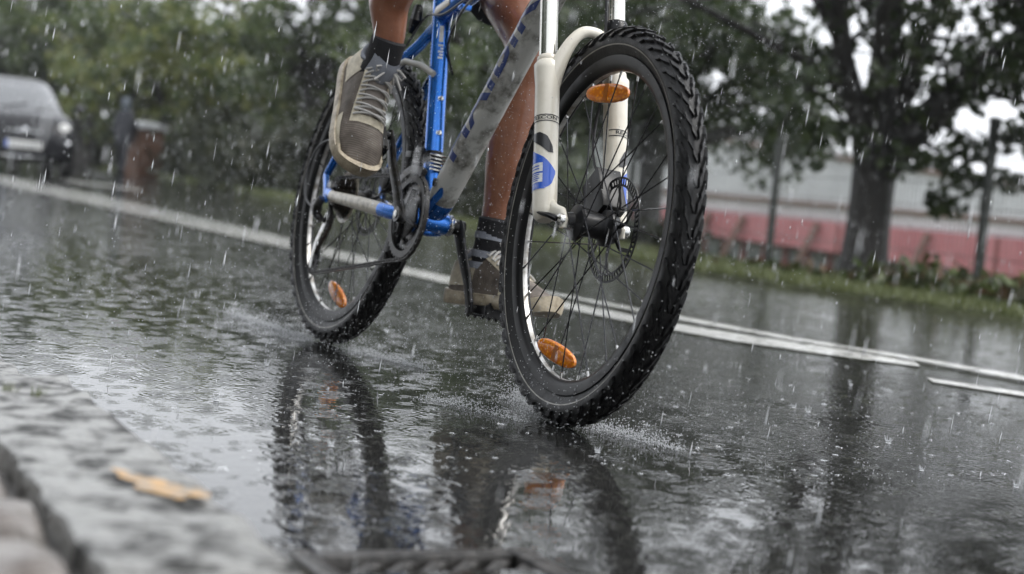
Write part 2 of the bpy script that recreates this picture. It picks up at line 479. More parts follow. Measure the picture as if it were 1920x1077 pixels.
# road sheet
ss = list(np.linspace(-400, -40, 19)) + list(np.linspace(-36, 40, 39))
GS0, GS1, GL0, GL1 = 1.915, 2.43, -.690, -.425
ss = sorted(ss + [GS0, GS1])
g = MB(); NL = 8
def road_l(j, s): return (-.90, GL0, GL1)[j] if j < 3 else GL1 + (j - 2) / (NL - 2) * (edge_l(s) + .4 - GL1)
g.grid(lambda u, v: road_pt(ss[int(round(u * (len(ss) - 1)))], road_l(int(round(v * NL)), ss[int(round(u * (len(ss) - 1)))]), 0), len(ss) - 1, NL)
hi_ = ss.index(GS0) * NL + 1
del g.f[hi_]; del g.m[hi_]
setp(g.build('road', M['asphalt'], smooth=False), kind='structure')

# verge and the falling ground behind it
DD = [0, .6, 1.0, 2.0, 3.2, 4.4, 7.5, 400]; DZ = [0, 0, -.02, -.13, -.27, -.55, -2.1, -2.1]
def drop(s, l):
    s = np.asarray(s, float); d = np.asarray(l, float) - np.interp(s, ES, EL)
    return np.interp(d, DD, DZ) * np.clip((s + 62) / 24, 0, 1)
vs_ = [0, .04, .25, .6, 1.0, 1.5, 2.0, 2.6, 3.2, 3.8, 4.4, 5.2, 6, 7.5, 10, 14, 22, 40, 80, 160]
sv = list(np.linspace(-400, -60, 12)) + list(np.linspace(-55, 14, 70)) + [20, 30, 40]
def verge_fn(u, v):
    s = sv[int(round(u * (len(sv) - 1)))]; d = vs_[int(round(v * (len(vs_) - 1)))]
    l = edge_l(s) + d
    z = (-.03 if d == 0 else .03 + .03 * min(1, d)) + float(drop(s, l)) + .03 * math.sin(s * 1.3 + d * 2.1) * min(1, d / 3)
    return road_pt(s, l, z)
g = MB(); g.grid(verge_fn, len(sv) - 1, len(vs_) - 1)
setp(g.build('verge', M['soil']), kind='structure')

# painted lane lines, each a sheet 4 mm over the road
def strip(name, up, low, mat_, z=.004):
    g = MB(); n = len(up)
    g.add([(x, y, z) for x, y in up] + [(x, y, z) for x, y in low], [(i, i + 1, n + i + 1, n + i) for i in range(n - 1)])
    return setp(g.build(name, mat_, smooth=False), kind='structure')
strip('lane_line_and_glare', [(-60, 3.62), (-30, 2.72), (-18.8, 2.42), (-11.9, 2.2), (-8.3, 2.02), (-6.0, 1.86), (-3.1, 1.60), (-1.6, 1.56), (-.95, 1.60), (-.67, 1.69), (-.38, 1.83), (-.2, 1.90)],  # far stretch widened so the white also covers the glare beside the line
      [(-60, 2.9), (-30, 2.0), (-18.8, 1.65), (-11.9, 1.45), (-8.3, 1.42), (-6.0, 1.40), (-3.1, 1.37), (-1.6, 1.37), (-.95, 1.40), (-.5, 1.47), (-.16, 1.65), (-.02, 1.77)], M['marking'])
strip('edge_line', [(-2.6, 1.70), (-1.2, 1.79), (-.67, 1.83), (-.26, 1.94), (.18, 2.0), (1.2, 2.2)], [(-2.6, 1.63), (-1.07, 1.69), (-.56, 1.75), (-.16, 1.86), (.26, 1.89), (1.25, 2.08)], M['marking'], .008)
strip('thin_line', [(.24, 1.56), (.46, 1.67), (1.2, 1.98)], [(.33, 1.50), (.55, 1.60), (1.25, 1.90)], M['marking'])
strip('stop_line', [(-19.2, 3.45), (-17.0, 3.9)], [(-17.4, 2.95), (-15.2, 3.4)], M['marking'], .008)

# pavement, kerb stones, cobbles
KZ = .08
KE = -0.800      # road-side edge of the kerb, in the road frame
def kerb_drop(s): return -.062 * min(1, max(0, (1.28 - s) / .35))     # lowered kerb further along
g = MB(); ps = [-400, .2, .6, .93, 1.05, 1.17, 1.28, 3, 40]
g.grid(lambda u, v: road_pt(ps[int(round(u * 8))], -40 + v * (40 + KE - .10), KZ - .025 + kerb_drop(ps[int(round(u * 8))])), 8, 1)
pav = setp(g.build('pavement', M['joint'], smooth=False), kind='structure')
kerb = empty('kerb', (0, 0, 0)); setp(kerb, 'low wet grey granite kerb running beside the flooded gutter', 'kerb')
kr = random.Random(3)
def rough_block(L, W_, H_, seed, amp=.004, nx=10, ny=5, rnd=.012):
    # a stone: top surface uneven, rounded edges, sides down to the ground
    r_ = random.Random(seed); ph = [r_.uniform(0, 6) for _ in range(6)]
    def fn(u, v):
        x = (u - .5) * L; y = (v - .5) * W_
        ed = min(u, 1 - u) * L; ev = min(v, 1 - v) * W_
        z = H_
        for q in (ed, ev):
            if q < rnd: z -= rnd * (1 - math.sqrt(max(0, 1 - (1 - q / rnd) ** 2)))
        z += amp * (math.sin(x * 37 + ph[0]) * math.sin(y * 51 + ph[1]) + .6 * math.sin(x * 90 + ph[2]) * math.cos(y * 75 + ph[3]))
        jx = .003 * math.sin(y * 60 + ph[4]); jy = .003 * math.sin(x * 45 + ph[5])
        return (x + jx, y + jy, z)
    us = [0, rnd * .4 / L, rnd / L] + [rnd / L + (1 - 2 * rnd / L) * (i + 1) / nx for i in range(nx)] + [1 - rnd * .4 / L, 1]
    vs2 = [0, rnd * .4 / W_, rnd / W_] + [rnd / W_ + (1 - 2 * rnd / W_) * (i + 1) / ny for i in range(ny)] + [1 - rnd * .4 / W_, 1]
    g = MB(); nu, nv = len(us) - 1, len(vs2) - 1
    g.grid(lambda a, b: fn(us[int(round(a * nu))], vs2[int(round(b * nv))]), nu, nv)
    # skirt
    ring = [i * (nv + 1) for i in range(nu + 1)] + [nu * (nv + 1) + j for j in range(1, nv + 1)] + [i * (nv + 1) + nv for i in range(nu - 1, -1, -1)] + [j for j in range(nv - 1, 0, -1)]
    k = len(g.v); g.v += [(g.v[i][0], g.v[i][1], 0) for i in ring]
    for i in range(len(ring)):
        j = (i + 1) % len(ring)
        g.f.append((ring[i], ring[j], k + j, k + i)); g.m.append(0)
    return g
kmesh = [rough_block(.999, .150, KZ + .05, 20 + i, .0028, 26, 7, .007).mesh('kerb_stone', M['granite']) for i in range(4)]
first_stone = None
for i in range(-30, 6):
    o = link_mesh('kerb_stone', kmesh[i % 4], kerb)
    o.matrix_local = Matrix.Translation(road_pt(i * 1.0 + .78, KE - .075, -.05 + kr.uniform(-.002, .002) + (kerb_drop(i * 1.0 + .78) if i != 0 else -.048))) @ Matrix.Rotation(PSI, 4, 'Z') @ Matrix.Rotation(-.028 if i == 0 else 0, 4, 'Y')
    if i == 1: first_stone = o
# cobbles behind the kerb
cmesh = [rough_block(.125, .098, .075, 60 + i, .0035, 7, 6, .022).mesh('cobblestone', M['cobble']) for i in range(6)]
for row in range(7):
    for i in range(-14, 26):
        s = 1.0 + i * .137 + (row % 2) * .068 + kr.uniform(-.006, .006)
        l = KE - .157 - .055 - row * .112 + kr.uniform(-.005, .005)
        if s > 2.9 or (row > 4 and s < .2) or s < -.8: continue
        o = link_mesh('cobblestone', cmesh[kr.randrange(6)], pav)
        o.matrix_local = Matrix.Translation(road_pt(s, l, .012 + kr.uniform(-.006, .006) + kerb_drop(s))) @ Matrix.Rotation(PSI + kr.choice((0, math.pi)) + kr.uniform(-.06, .06), 4, 'Z') @ Matrix.Rotation(kr.uniform(-.05, .05), 4, 'X')

# ochre paint blotch on the kerb
def blotch(c, a, b, rot, seed, z):
    r_ = random.Random(seed); n = 40; pts = []
    for k in range(n):
        w = 2 * math.pi * k / n
        q = 1 + .25 * math.sin(3 * w + seed) + .15 * math.sin(7 * w) + r_.uniform(-.08, .08)
        x, y = a * q * math.cos(w), b * q * math.sin(w)
        pts.append((c[0] + x * math.cos(rot) - y * math.sin(rot), c[1] + x * math.sin(rot) + y * math.cos(rot), z))
    g = MB(); g.add([(c[0], c[1], z)] + pts, [(0, 1 + k, 1 + (k + 1) % n) for k in range(n)])
    return g
bp_ = road_pt(2.015, -.845)
bl = blotch((bp_.x, bp_.y), .060, .021, .35, 5, .0)
bo = bl.build('paint_mark', M['ochre'], first_stone, smooth=False)
bo.matrix_parent_inverse = first_stone.matrix_basis.inverted()
bo.location = (0, 0, KZ + .0065)

# iron gully grate in the gutter, slightly sunk
gp = road_pt(GS0, GL0)
grate = empty('gully_grate', gp, (0, 0, PSI)); setp(grate, 'dark wet cast iron gully grate with slanted bars beside the kerb', 'drain grate')
GW, GH = GS1 - GS0, GL1 - GL0
g = MB()
fw_ = .026
for c, sz in (((GW / 2, fw_ / 2, -.030), (GW + .004, fw_, .066)), ((GW / 2, GH - fw_ / 2, -.030), (GW + .004, fw_, .066)), ((fw_ / 2, GH / 2, -.030), (fw_, GH - 2 * fw_, .064)), ((GW - fw_ / 2, GH / 2, -.030), (fw_, GH - 2 * fw_, .064))): g.box(c, sz)
g.build('frame', M['iron'], grate, bevel=.005)
g = MB(); g.box((GW / 2, GH / 2, -.22), (GW, GH, .01)); g.build('sump', M['joint'], grate)
bar = MB(); bar.box((0, 0, 0), (.125, .015, .034)); barme = bar.mesh('bar', M['iron'], bevel=.003)
for r_ in range(4):
    for k in range(6):
        o = link_mesh('bar', barme, grate)
        o.matrix_local = Matrix.Translation((.078 + r_ * .118, .046 + k * .035, -.020)) @ Matrix.Rotation(rad(-38), 4, 'Z')
for r_ in range(3):
    g = MB(); g.box((.137 + r_ * .118, GH / 2, -.022), (.016, GH - 2 * fw_, .034)); g.build('cross_bar', M['iron'], grate, bevel=.003)

# ------------------------------------------------------------------ foliage helpers
def leaves(centers, size, rs, flat=.0, aspect=1.7, szvar=.35):
    n = len(centers)
    a = rs.normal(size=(n, 3)); a[:, 2] *= (1 - flat * .7); a /= np.linalg.norm(a, axis=1)[:, None]
    b = rs.normal(size=(n, 3)); b -= a * (a * b).sum(1)[:, None]; b /= np.linalg.norm(b, axis=1)[:, None]
    s = size * (1 + szvar * rs.uniform(-1, 1, n))[:, None]
    c = np.cross(a, b)
    v = np.empty((n, 4, 3))
    v[:, 0] = centers - a * s * .5 * aspect
    v[:, 1] = centers - b * s * .5 + c * s * .12
    v[:, 2] = centers + a * s * .5 * aspect
    v[:, 3] = centers + b * s * .5 + c * s * .12
    return v.reshape(-1, 3), np.arange(n * 4).reshape(n, 4)

def clump_points(cl, n, r, rs, squash=.75):
    # n points spread over clump centres
    cl = np.array(cl); idx = rs.randint(0, len(cl), n)
    d = rs.normal(size=(n, 3)); d /= np.linalg.norm(d, axis=1)[:, None]
    rr = r * rs.uniform(0, 1, n) ** .45
    d *= rr[:, None]; d[:, 2] *= squash
    return cl[idx] + d

def bez(a, b, c, n=7):
    a, b, c = Vector(a), Vector(b), Vector(c)
    return [a * (1 - t) ** 2 + b * (2 * t * (1 - t)) + c * t * t for t in [i / (n - 1) for i in range(n)]]

def make_tree(name, label, base, h, spread, tr, fork, nleaf, leaf, lm, seed, group=None, low=.25, nlimb=6, clump=.55, nclump=5, mix=None, toward=None):
    r_ = random.Random(seed); rs = np.random.RandomState(seed)
    root = empty(name, base); setp(root, label, 'tree', group)
    t = MB()
    lean = V(r_.uniform(-.05, .05), r_.uniform(-.05, .05), 0) * h
    top = V(0, 0, fork) + lean * .3
    t.tube([(0, 0, -1.0), (0, 0, .05), (0, 0, .18), V(0, 0, fork * .6) + lean * .15, top], [tr * 1.45, tr * 1.3, tr * 1.05, tr * .92, tr * .95], 12)
    t.build('trunk', M['bark'], root)
    cl = []
    for k in range(nlimb):
        w = 2 * math.pi * (k + r_.uniform(-.3, .3)) / nlimb
        el = r_.uniform(low, 1.0)
        e = V(math.cos(w) * spread * r_.uniform(.6, 1) * (1 - .55 * el), math.sin(w) * spread * r_.uniform(.6, 1) * (1 - .55 * el), fork + (h - fork) * el * r_.uniform(.8, 1))
        mid = top + (e - top) * .45 + V(0, 0, (h - fork) * .12)
        pts = bez(top - V(0, 0, tr), mid, e, 8)
        t2 = MB(); t2.tube(pts, [tr * .62 * (1 - .85 * i / 7) + .012 for i in range(8)], 8)
        for q in range(nclump):
            f = r_.uniform(.4, 1); p = pts[min(7, int(f * 7))]
            e2 = p + V(r_.gauss(0, 1), r_.gauss(0, 1), r_.gauss(.1, .8)) * spread * .28
            e2.z = max(e2.z, low * h * .8)
            t2.tube(bez(p, (p + e2) / 2 + V(0, 0, .1), e2, 4), [tr * .18, tr * .14, tr * .09, .01], 5)
            cl += [tuple(e2), tuple((e2 + p) / 2)]
        cl.append(tuple(e))
        t2.build('limb', M['bark'], root)
    pts = clump_points(cl, nleaf, clump, rs)
    v, f = leaves(pts, leaf, rs)
    mats = [M[lm]] + ([M[mix]] if mix else [])
    mi = None
    if mix:
        # whole clumps take the second leaf colour
        key = np.floor(pts / (clump * 1.6)).astype(int)
        mi = ((key * np.array([73, 151, 283])).sum(1) % 5 < 2).astype(int)
    me = quick_mesh('crown', v, f, mats, mi)
    link_mesh('crown', me, root)
    return root

def cam_ground(px, dist):
    # a point on the ground seen at picture column px (of 1920) along the horizon, dist metres off
    y = 276 + (456 - 276) * px / 1920
    d = FWD + RGT * ((px - 960) / 2991.4) - UPV * ((y - 538.5) / 2991.4)
    d = Vector((d.x, d.y, 0)).normalized()
    return Vector((CAM.x, CAM.y, 0)) + d * dist

# ------------------------------------------------------------------ hall behind the fence
HA_ = cam_ground(1120, 45); HB_ = cam_ground(2080, 33)
HD = (HB_ - HA_); HLEN = HD.length; HD.normalize(); HN = Vector((HD.y, -HD.x, 0))
if HN.dot(Vector((CAM.x, CAM.y, 0)) - HA_) < 0: HN = -HN
def hall_hit(px, py):
    d = FWD + RGT * ((px - 960) / 2991.4) - UPV * ((py - 538.5) / 2991.4)
    t = (HA_ - Vector((CAM.x, CAM.y, 0))).dot(HN) / d.dot(HN)
    p = CAM + d * t
    return (p - HA_).dot(HD), p.z
def hall_pt(u, z, out=0): return HA_ + HD * u + HN * out + Vector((0, 0, z))
hall = empty('sports_hall', HA_ + Vector((0, 0, -2.0))); setp(hall, 'long low grey hall with a red band above small windows behind the fence', 'building')
HI = Matrix.Translation(-(HA_ + Vector((0, 0, -2.0))))
def hall_line(x0, y0, x1, y1):
    a = hall_hit(x0, y0); b = hall_hit(x1, y1)
    k = (b[1] - a[1]) / (b[0] - a[0])
    return lambda u: a[1] + k * (u - a[0])
Ltop = hall_line(1390, 246, 1850, 336); Lband0 = hall_line(1210, 384, 1900, 447); Lband1 = hall_line(1210, 424, 1900, 520)
def hall_slab(name, f0, f1, u0, u1, o0, o1, m, n=1):
    g = MB()
    q = [(u0, o0, f0), (u1, o0, f0), (u1, o1, f0), (u0, o1, f0), (u0, o0, f1), (u1, o0, f1), (u1, o1, f1), (u0, o1, f1)]
    g.add([hall_pt(u, f(u), o) for u, o, f in q], [(0, 1, 2, 3), (4, 5, 6, 7), (0, 1, 5, 4), (1, 2, 6, 5), (2, 3, 7, 6), (3, 0, 4, 7)])
    return g.xf(HI).build(name, m, hall, smooth=False)
hall_slab('wall', lambda u: Lband0(u) - .1, Ltop, -.5, HLEN + .5, -7, 0, M['hall'])
hall_slab('base_wall', lambda u: -2.2, lambda u: Lband1(u) + .05, -.5, HLEN + .5, -7, -.25, M['darkwall'])
hall_slab('red_fascia', Lband1, Lband0, -.6, HLEN + .6, -.26, .16, M['red'])
for y0, y1 in ((268, 297), (371, 386)):
    ln = hall_line(1400, y0, 1600, y1 + 2)
    hall_slab('gutter_pipe', lambda u: ln(u) - .05, lambda u: ln(u) + .03, -.5, HLEN + .5, .002, .10, M['pipe'])
# vertical sheet ribs on the wall
for k in range(int(HLEN / .8)):
    u = .4 + k * .8
    hall_slab('rib', lambda q: Lband0(q) + .002, lambda q: Ltop(q) - .05, u, u + .06, .001, .035, M['hall'])
for k in range(11):
    u = (k + .3) * HLEN / 11
    hall_slab('fascia_joint', lambda q: Lband1(q) + .01, lambda q: Lband0(q) - .01, u, u + .07, .161, .185, M['redpost'] if k % 3 == 0 else M['red'])
nw = 22
for k in range(nw):
    u = (k + .5) * HLEN / nw; wd = .25
    z1 = Lband1(u) - .06; z0 = z1 - .62
    f = hall_slab('window', lambda q: z0, lambda q: z1, u - wd - .05, u + wd + .05, -.249, -.20, M['winframe'])
    g = MB(); a = [hall_pt(u - wd, z0 + .06, -.19), hall_pt(u + wd, z0 + .06, -.19), hall_pt(u + wd, z1 - .06, -.19), hall_pt(u - wd, z1 - .06, -.19), hall_pt(u - wd, z0 + .06, -.205), hall_pt(u + wd, z0 + .06, -.205), hall_pt(u + wd, z1 - .06, -.205), hall_pt(u - wd, z1 - .06, -.205)]
    g.add(a, [(0, 1, 2, 3), (0, 1, 5, 4), (1, 2, 6, 5), (2, 3, 7, 6), (3, 0, 4, 7)])
    g.xf(HI).build('pane', M['pane'], f, smooth=False)
    u2 = k * HLEN / nw
    hall_slab('pillar', lambda q: -2.2, lambda q: Lband1(q) - .002, u2 - .07, u2 + .07, -.25, -.12, M['redpost'])
for px in (1395, 1535, 1745, 1330):
    u0, _ = hall_hit(px - 25, 500); u1, _ = hall_hit(px + 12, 415)
    g = MB(); g.tube([hall_pt(u0, -1.5, .75), hall_pt(u1, Lband0(u1) - .05, .22)], .075, 8)
    g.xf(HI).build('strut', M['pipe'], hall)

# ------------------------------------------------------------------ fence with steel posts and rod mesh
P0f, P1f = Vector((-8.13, 7.24, 0)), Vector((-5.25, 6.96, 0))
fd = (P1f - P0f)
fence = empty('mesh_fence', P0f); setp(fence, 'dark steel mesh fence with slim posts between the big tree and the hall', 'fence')
pm = MB(); pm.box((0, 0, .31), (.055, .055, 1.80)); pm.box((0, 0, 1.225), (.066, .066, .03)); postme = pm.mesh('post', M['post'], bevel=.004)
bay = MB(); BL = fd.length
for k in range(1, 57):
    x = BL * k / 57; bay.tube([(x, 0, .04), (x, 0, 1.14)], .0022, 4, cap=False)
for k in range(7):
    z = .06 + k * .175
    for y in (-.005, .005): bay.tube([(.03, y, z), (BL - .03, y, z)], .003, 4, cap=False)
bayme = bay.mesh('mesh_panel', M['wire'], smooth=False, fix=False)
ang = math.atan2(fd.y, fd.x)
for k in range(-5, 4):
    o = link_mesh('post', postme, fence); o.location = fd * k; o.rotation_euler = (0, 0, ang)
    if k < 3:
        o = link_mesh('mesh_panel', bayme, fence); o.location = fd * k; o.rotation_euler = (0, 0, ang)

# ------------------------------------------------------------------ trees
# the near tree on the right: low fork, heavy limbs
def near_tree():
    base = V(-6.10, 6.62, .03)
    root = empty('roadside_tree', base)
    setp(root, 'big dark roadside tree with a thick trunk forking low into heavy limbs at the right', 'tree')
    rs = np.random.RandomState(5); r_ = random.Random(5)
    # picture axes at the tree: right = along R, so lay limbs out in (right, up) with depth
    R_ = Vector((RGT.x, RGT.y, 0)).normalized(); D_ = Vector((FWD.x, FWD.y, 0)).normalized()
    def P(x, z, d=0): return R_ * x + D_ * d + Vector((0, 0, z))
    t = MB()
    t.tube([P(0, -.45), P(0, 0), P(0, .12), P(0, .35), P(.005, .62), P(.01, .84), P(.0, .98)], [.23, .20, .18, .165, .16, .172, .185], 16)
    t.build('trunk', M['bark'], root)
    limbs = [([(-.02, .80, 0), (-.16, 1.15, -.05), (-.34, 1.6, -.1), (-.5, 2.3, -.2), (-.75, 3.3, -.4), (-.9, 4.6, -.4), (-1.0, 6.0, -.4)], .095),
             ([(.0, .85, 0), (.04, 1.3, .1), (.06, 1.9, .15), (-.02, 2.8, .25), (.1, 3.9, .3), (.2, 5.2, .3), (.2, 6.6, .3)], .10),
             ([(.04, .78, 0), (.22, 1.05, .0), (.50, 1.38, -.1), (.85, 1.75, -.2), (1.25, 2.2, -.3), (1.9, 3.0, -.5), (2.5, 3.8, -.6)], .135),
             ([(.04, .9, 0), (.20, 1.35, .15), (.34, 1.8, .3), (.62, 2.5, .5), (.9, 3.5, .7), (1.1, 4.7, .8)], .085),
             ([(-.05, .9, 0), (-.10, 1.35, -.2), (-.16, 1.9, -.5), (-.2, 2.7, -.9), (-.2, 3.8, -1.3)], .07),
             ([(-.1, 1.2, 0), (-.45, 1.5, .1), (-.9, 1.7, .2), (-1.5, 1.95, .3), (-2.2, 2.4, .4)], .05),
             ([(-.3, 1.6, -.1), (-.7, 2.1, -.3), (-1.2, 2.6, -.6), (-1.8, 3.2, -.8)], .045),
             ([(.5, 1.38, -.1), (.72, 1.4, -.4), (1.05, 1.30, -.7), (1.5, 1.3, -.9)], .035),
             ([(.85, 1.75, -.2), (1.2, 1.8, -.1), (1.7, 1.85, .1), (2.3, 2.2, .2)], .05),
             ([(.3, 1.6, .3), (.1, 2.1, .8), (-.2, 2.8, 1.4), (-.4, 3.6, 1.8)], .05)]
    cl = []
    for pts, r0 in limbs:
        n = len(pts); q = [P(*p) for p in pts]
        t = MB(); t.tube(q, [r0 * (1.12 - .85 * i / (n - 1)) for i in range(n)], 10)
        for i in range(1, n):
            for k in range(5 if i > 1 else 1):
                a = q[i].lerp(q[i - 1], r_.random())
                e = a + V(r_.gauss(0, .42), r_.gauss(0, .42), r_.gauss(.02, .32))
                if e.z < .75: e.z = .75 + r_.random() * .2
                t.tube(bez(a, (a + e) / 2 + V(0, 0, .08), e, 4), [r0 * .22, r0 * .16, .012, .006], 5)
                cl += [tuple(e), tuple(a.lerp(e, .7))]
        t.build('limb', M['bark'], root)
    # hanging sprays seen against the hall and the sky
    for x, z, d in ((-.60, .95, -.2), (-.45, 1.0, -.3), (-.75, 1.02, .1), (-.95, 1.05, .1), (.42, .62, -.3), (.50, .55, -.3), (.62, .78, -.2), (.78, .72, -.25), (.95, .80, -.2), (.35, .88, -.3), (.55, .95, -.3), (1.15, .75, -.3), (1.3, .65, -.3), (1.2, .9, -.4), (-.55, .80, -.3), (1.0, 1.05, -.4), (.85, 1.15, -.4)):
        cl += [tuple(P(x, z, d))] * 2
    cl = np.array(cl)
    pts = clump_points(cl, 5000, .15, rs)
    hi = clump_points(cl[cl[:, 2] > 2.7], 9000, .62, rs)
    hi = hi[hi[:, 2] > 2.5]; hi2 = hi + np.array([0, 0, 1.6]) + rs.normal(0, .4, hi.shape)
    pts = np.concatenate([pts, hi, hi2])
    v, f = leaves(pts, .066, rs)
    me = quick_mesh('crown', v, f, [M['leaf_dark']])
    link_mesh('crown', me, root)
near_tree()

LT = 'trees lining the far side of the road'
make_tree('roadside_tree', 'dark tree behind the front wheel with a low drooping branch in front of the hall', cam_ground(1215, 17.5), 3.5, 2.4, .15, 1.0, 9000, .075, 'leaf_dark', 21, LT, low=.12, nlimb=9, clump=.42, nclump=6)
make_tree('roadside_tree', 'dark tree seen above the far end of the fork arch', cam_ground(1010, 25), 4.5, 2.8, .17, 1.2, 8500, .105, 'leaf_dark', 22, LT, low=.15, nlimb=9, clump=.55, mix='leaf_mid')
make_tree('roadside_tree', 'green tree seen between the seat tube and the down tube', cam_ground(870, 29), 4.9, 3.0, .18, 1.2, 8500, .11, 'leaf_mid', 23, LT, low=.15, nlimb=9, clump=.6, mix='leaf_dark')
make_tree('roadside_tree', 'green tree just left of the rider with white gaps of sky', cam_ground(590, 33), 5.2, 2.8, .2, 1.4, 4800, .13, 'leaf_mid', 24, LT, low=.2, nlimb=9, clump=.48, mix='leaf_dark')
make_tree('roadside_tree', 'bright yellow green tree left of the rider', cam_ground(400, 38), 4.9, 2.7, .2, 1.3, 5200, .13, 'leaf_light', 25, LT, low=.25, nlimb=9, clump=.5, mix='leaf_mid')
make_tree('roadside_tree', 'mid green tree above the brown pillar', cam_ground(260, 43), 5.2, 3.2, .22, 1.4, 4600, .14, 'leaf_mid', 26, LT, low=.25, nlimb=10, clump=.55, mix='leaf_light')
make_tree('roadside_tree', 'tree with the thick dark trunk right of the car', cam_ground(150, 51), 6.0, 4.0, .42, 2.2, 4200, .17, 'leaf_mid', 27, LT, low=.62, nlimb=10, clump=.6, mix='leaf_dark')
make_tree('roadside_tree', 'dull green tree right behind the roof of the car', cam_ground(25, 58), 6.4, 4.2, .3, 2.0, 3600, .19, 'leaf_dark', 28, LT, low=.3, nlimb=9, clump=.65, mix='leaf_mid')
make_tree('roadside_tree', 'leafy tree at the right edge beside the second fence post', cam_ground(2070, 11.2), 3.6, 1.4, .12, 1.0, 4500, .06, 'leaf_dark', 29, LT, low=.2, nlimb=8, clump=.3, nclump=6)

# hedge and undergrowth on the far verge
def hedge(label, a, b, h, w, n, leaf, m, seed, name='hedge', cat='hedge', group=None):
    rs = np.random.RandomState(seed)
    a, b = Vector(a), Vector(b); L = (b - a).length
    u = rs.uniform(0, 1, n); d = rs.normal(0, .32, n) * w
    hh = h * (.72 + .28 * np.sin(u * L * 1.1 + seed) * np.cos(u * L * .53 + 2 * seed) + rs.normal(0, .06, n))
    z = hh * rs.uniform(0, 1, n) ** .7
    c = np.outer(1 - u, np.array(a)) + np.outer(u, np.array(b))
    nx = np.array([-(b - a).y / L, (b - a).x / L, 0])
    z = z - .25
    c = c + nx[None, :] * (d * (1.1 - .6 * z / h))[:, None]; c[:, 2] += z
    root = empty(name, a); setp(root, label, cat, group)
    v, f = leaves(c - np.array(a)[None, :], leaf, rs)
    link_mesh('foliage', quick_mesh('foliage', v, f, [M[m]]), root)
    rr = random.Random(seed); g = MB()
    for k in range(int(L * 1.2) + 3):
        p = (b - a) * rr.random() + Vector((rr.uniform(-.2, .2), rr.uniform(-.2, .2), -.05))
        g.tube([p, p + V(rr.uniform(-.15, .15), rr.uniform(-.15, .15), h * .6)], [.03, .012], 5)
    g.build('stem', M['bark'], root)
    return root
HG = 'hedges behind the far verge'
hedge('dark hedge stretch behind the bottom of the rear wheel', cam_ground(940, 21), cam_ground(640, 24.5), 1.35, 1.2, 9000, .085, 'leaf_hedge', 41, group=HG)
hedge('dark hedge stretch left of the rear wheel', cam_ground(650, 25), cam_ground(440, 30), 1.7, 1.3, 10000, .10, 'leaf_hedge', 42, group=HG)
hedge('dark hedge stretch right of the brown pillar', cam_ground(450, 33), cam_ground(275, 47), 1.9, 1.5, 11000, .12, 'leaf_hedge', 43, group=HG)
hedge('dark hedge stretch between the car and the pedestrian', cam_ground(255, 50), cam_ground(60, 70), 1.5, 1.8, 8000, .16, 'leaf_hedge', 44, group=HG)
hedge('low hedge seen through the front wheel', cam_ground(1230, 15.6), cam_ground(950, 20), .75, 1.0, 7000, .07, 'leaf_hedge', 45, group=HG)

# far wood that closes the gaps between the trees
def far_wood():
    rs = np.random.RandomState(77)
    n = 8000; px = rs.uniform(-260, 1290, n)
    ds = 62 + 12 * np.sin(px * .011) + rs.normal(0, 5, n)
    cs = np.empty((n, 3))
    hb = (3.7 + .9 * np.sin(px * .021 + 1) + .6 * np.sin(px * .053)) * np.where(px > 600, .8, 1) * np.where(px < 240, .8, 1)
    for i in range(n):
        p = cam_ground(px[i], ds[i]); cs[i] = (p.x, p.y, 0)
    cs[:, 2] = hb * rs.uniform(0, 1, n) ** .8
    v, f = leaves(cs, .42, rs, aspect=1.3)
    o = link_mesh('far_wood', quick_mesh('far_wood', v, f, [M['leaf_dark'], M['leaf_mid']], (rs.uniform(0, 1, n) < .3).astype(int)))
    setp(o, 'dark wood far behind the roadside trees', 'wood', kind='stuff')
far_wood()

# grass along the road edge and weeds in front of the fence
def grass():
    rs = np.random.RandomState(88)
    n = 60000
    s = -3.5 - 42 * rs.uniform(0, 1, n) ** 1.5 + 6 * rs.uniform(0, 1, n)
    d = .02 + 2.3 * rs.uniform(0, 1, n) ** 1.4
    l = np.interp(s, ES, EL) + d
    h = (.02 + .045 * rs.uniform(0, 1, n)) * (1 + .03 * np.abs(s))
    base = np.stack([s * RD.x + l * RN.x, s * RD.y + l * RN.y, .02 + .02 * np.minimum(1, d) + drop(s, l)], 1)
    w = rs.uniform(0, 2 * np.pi, n); wd = .006 * (1 + .05 * np.abs(s))
    dx = np.stack([np.cos(w), np.sin(w), 0 * w], 1) * wd[:, None]
    ln = np.stack([rs.normal(0, .3, n), rs.normal(0, .3, n), np.ones(n)], 1) * h[:, None]
    v = np.empty((n, 3, 3)); v[:, 0] = base - dx; v[:, 1] = base + dx; v[:, 2] = base + ln
    o = link_mesh('grass', quick_mesh('grass', v.reshape(-1, 3), np.arange(n * 3).reshape(n, 3), [M['grass']]))
    setp(o, 'short wet grass along the far edge of the road', 'grass', kind='stuff')
    n = 15000
    s = -9.5 + 13 * rs.uniform(0, 1, n); d = .5 + 2.6 * rs.uniform(0, 1, n)
    l = np.interp(s, ES, EL) + d
    h = (.04 + .22 * np.clip((s + 6.2) / 3, 0, 1)) * (.45 + .40 * np.sin(s * 3.1) * np.cos(s * 1.7 + d) + .35 * rs.uniform(0, 1, n) ** 3)
    c = np.stack([s * RD.x + l * RN.x, s * RD.y + l * RN.y, .03 + drop(s, l) + h * rs.uniform(0, 1, n) ** .6], 1)
    v, f = leaves(c, .055, rs)
    o = link_mesh('weeds', quick_mesh('weeds', v, f, [M['weed'], M['leaf_mid']], (rs.uniform(0, 1, n) < .3).astype(int)))
    setp(o, 'rough brownish green weeds at the foot of the fence', 'weeds', kind='stuff')
grass()
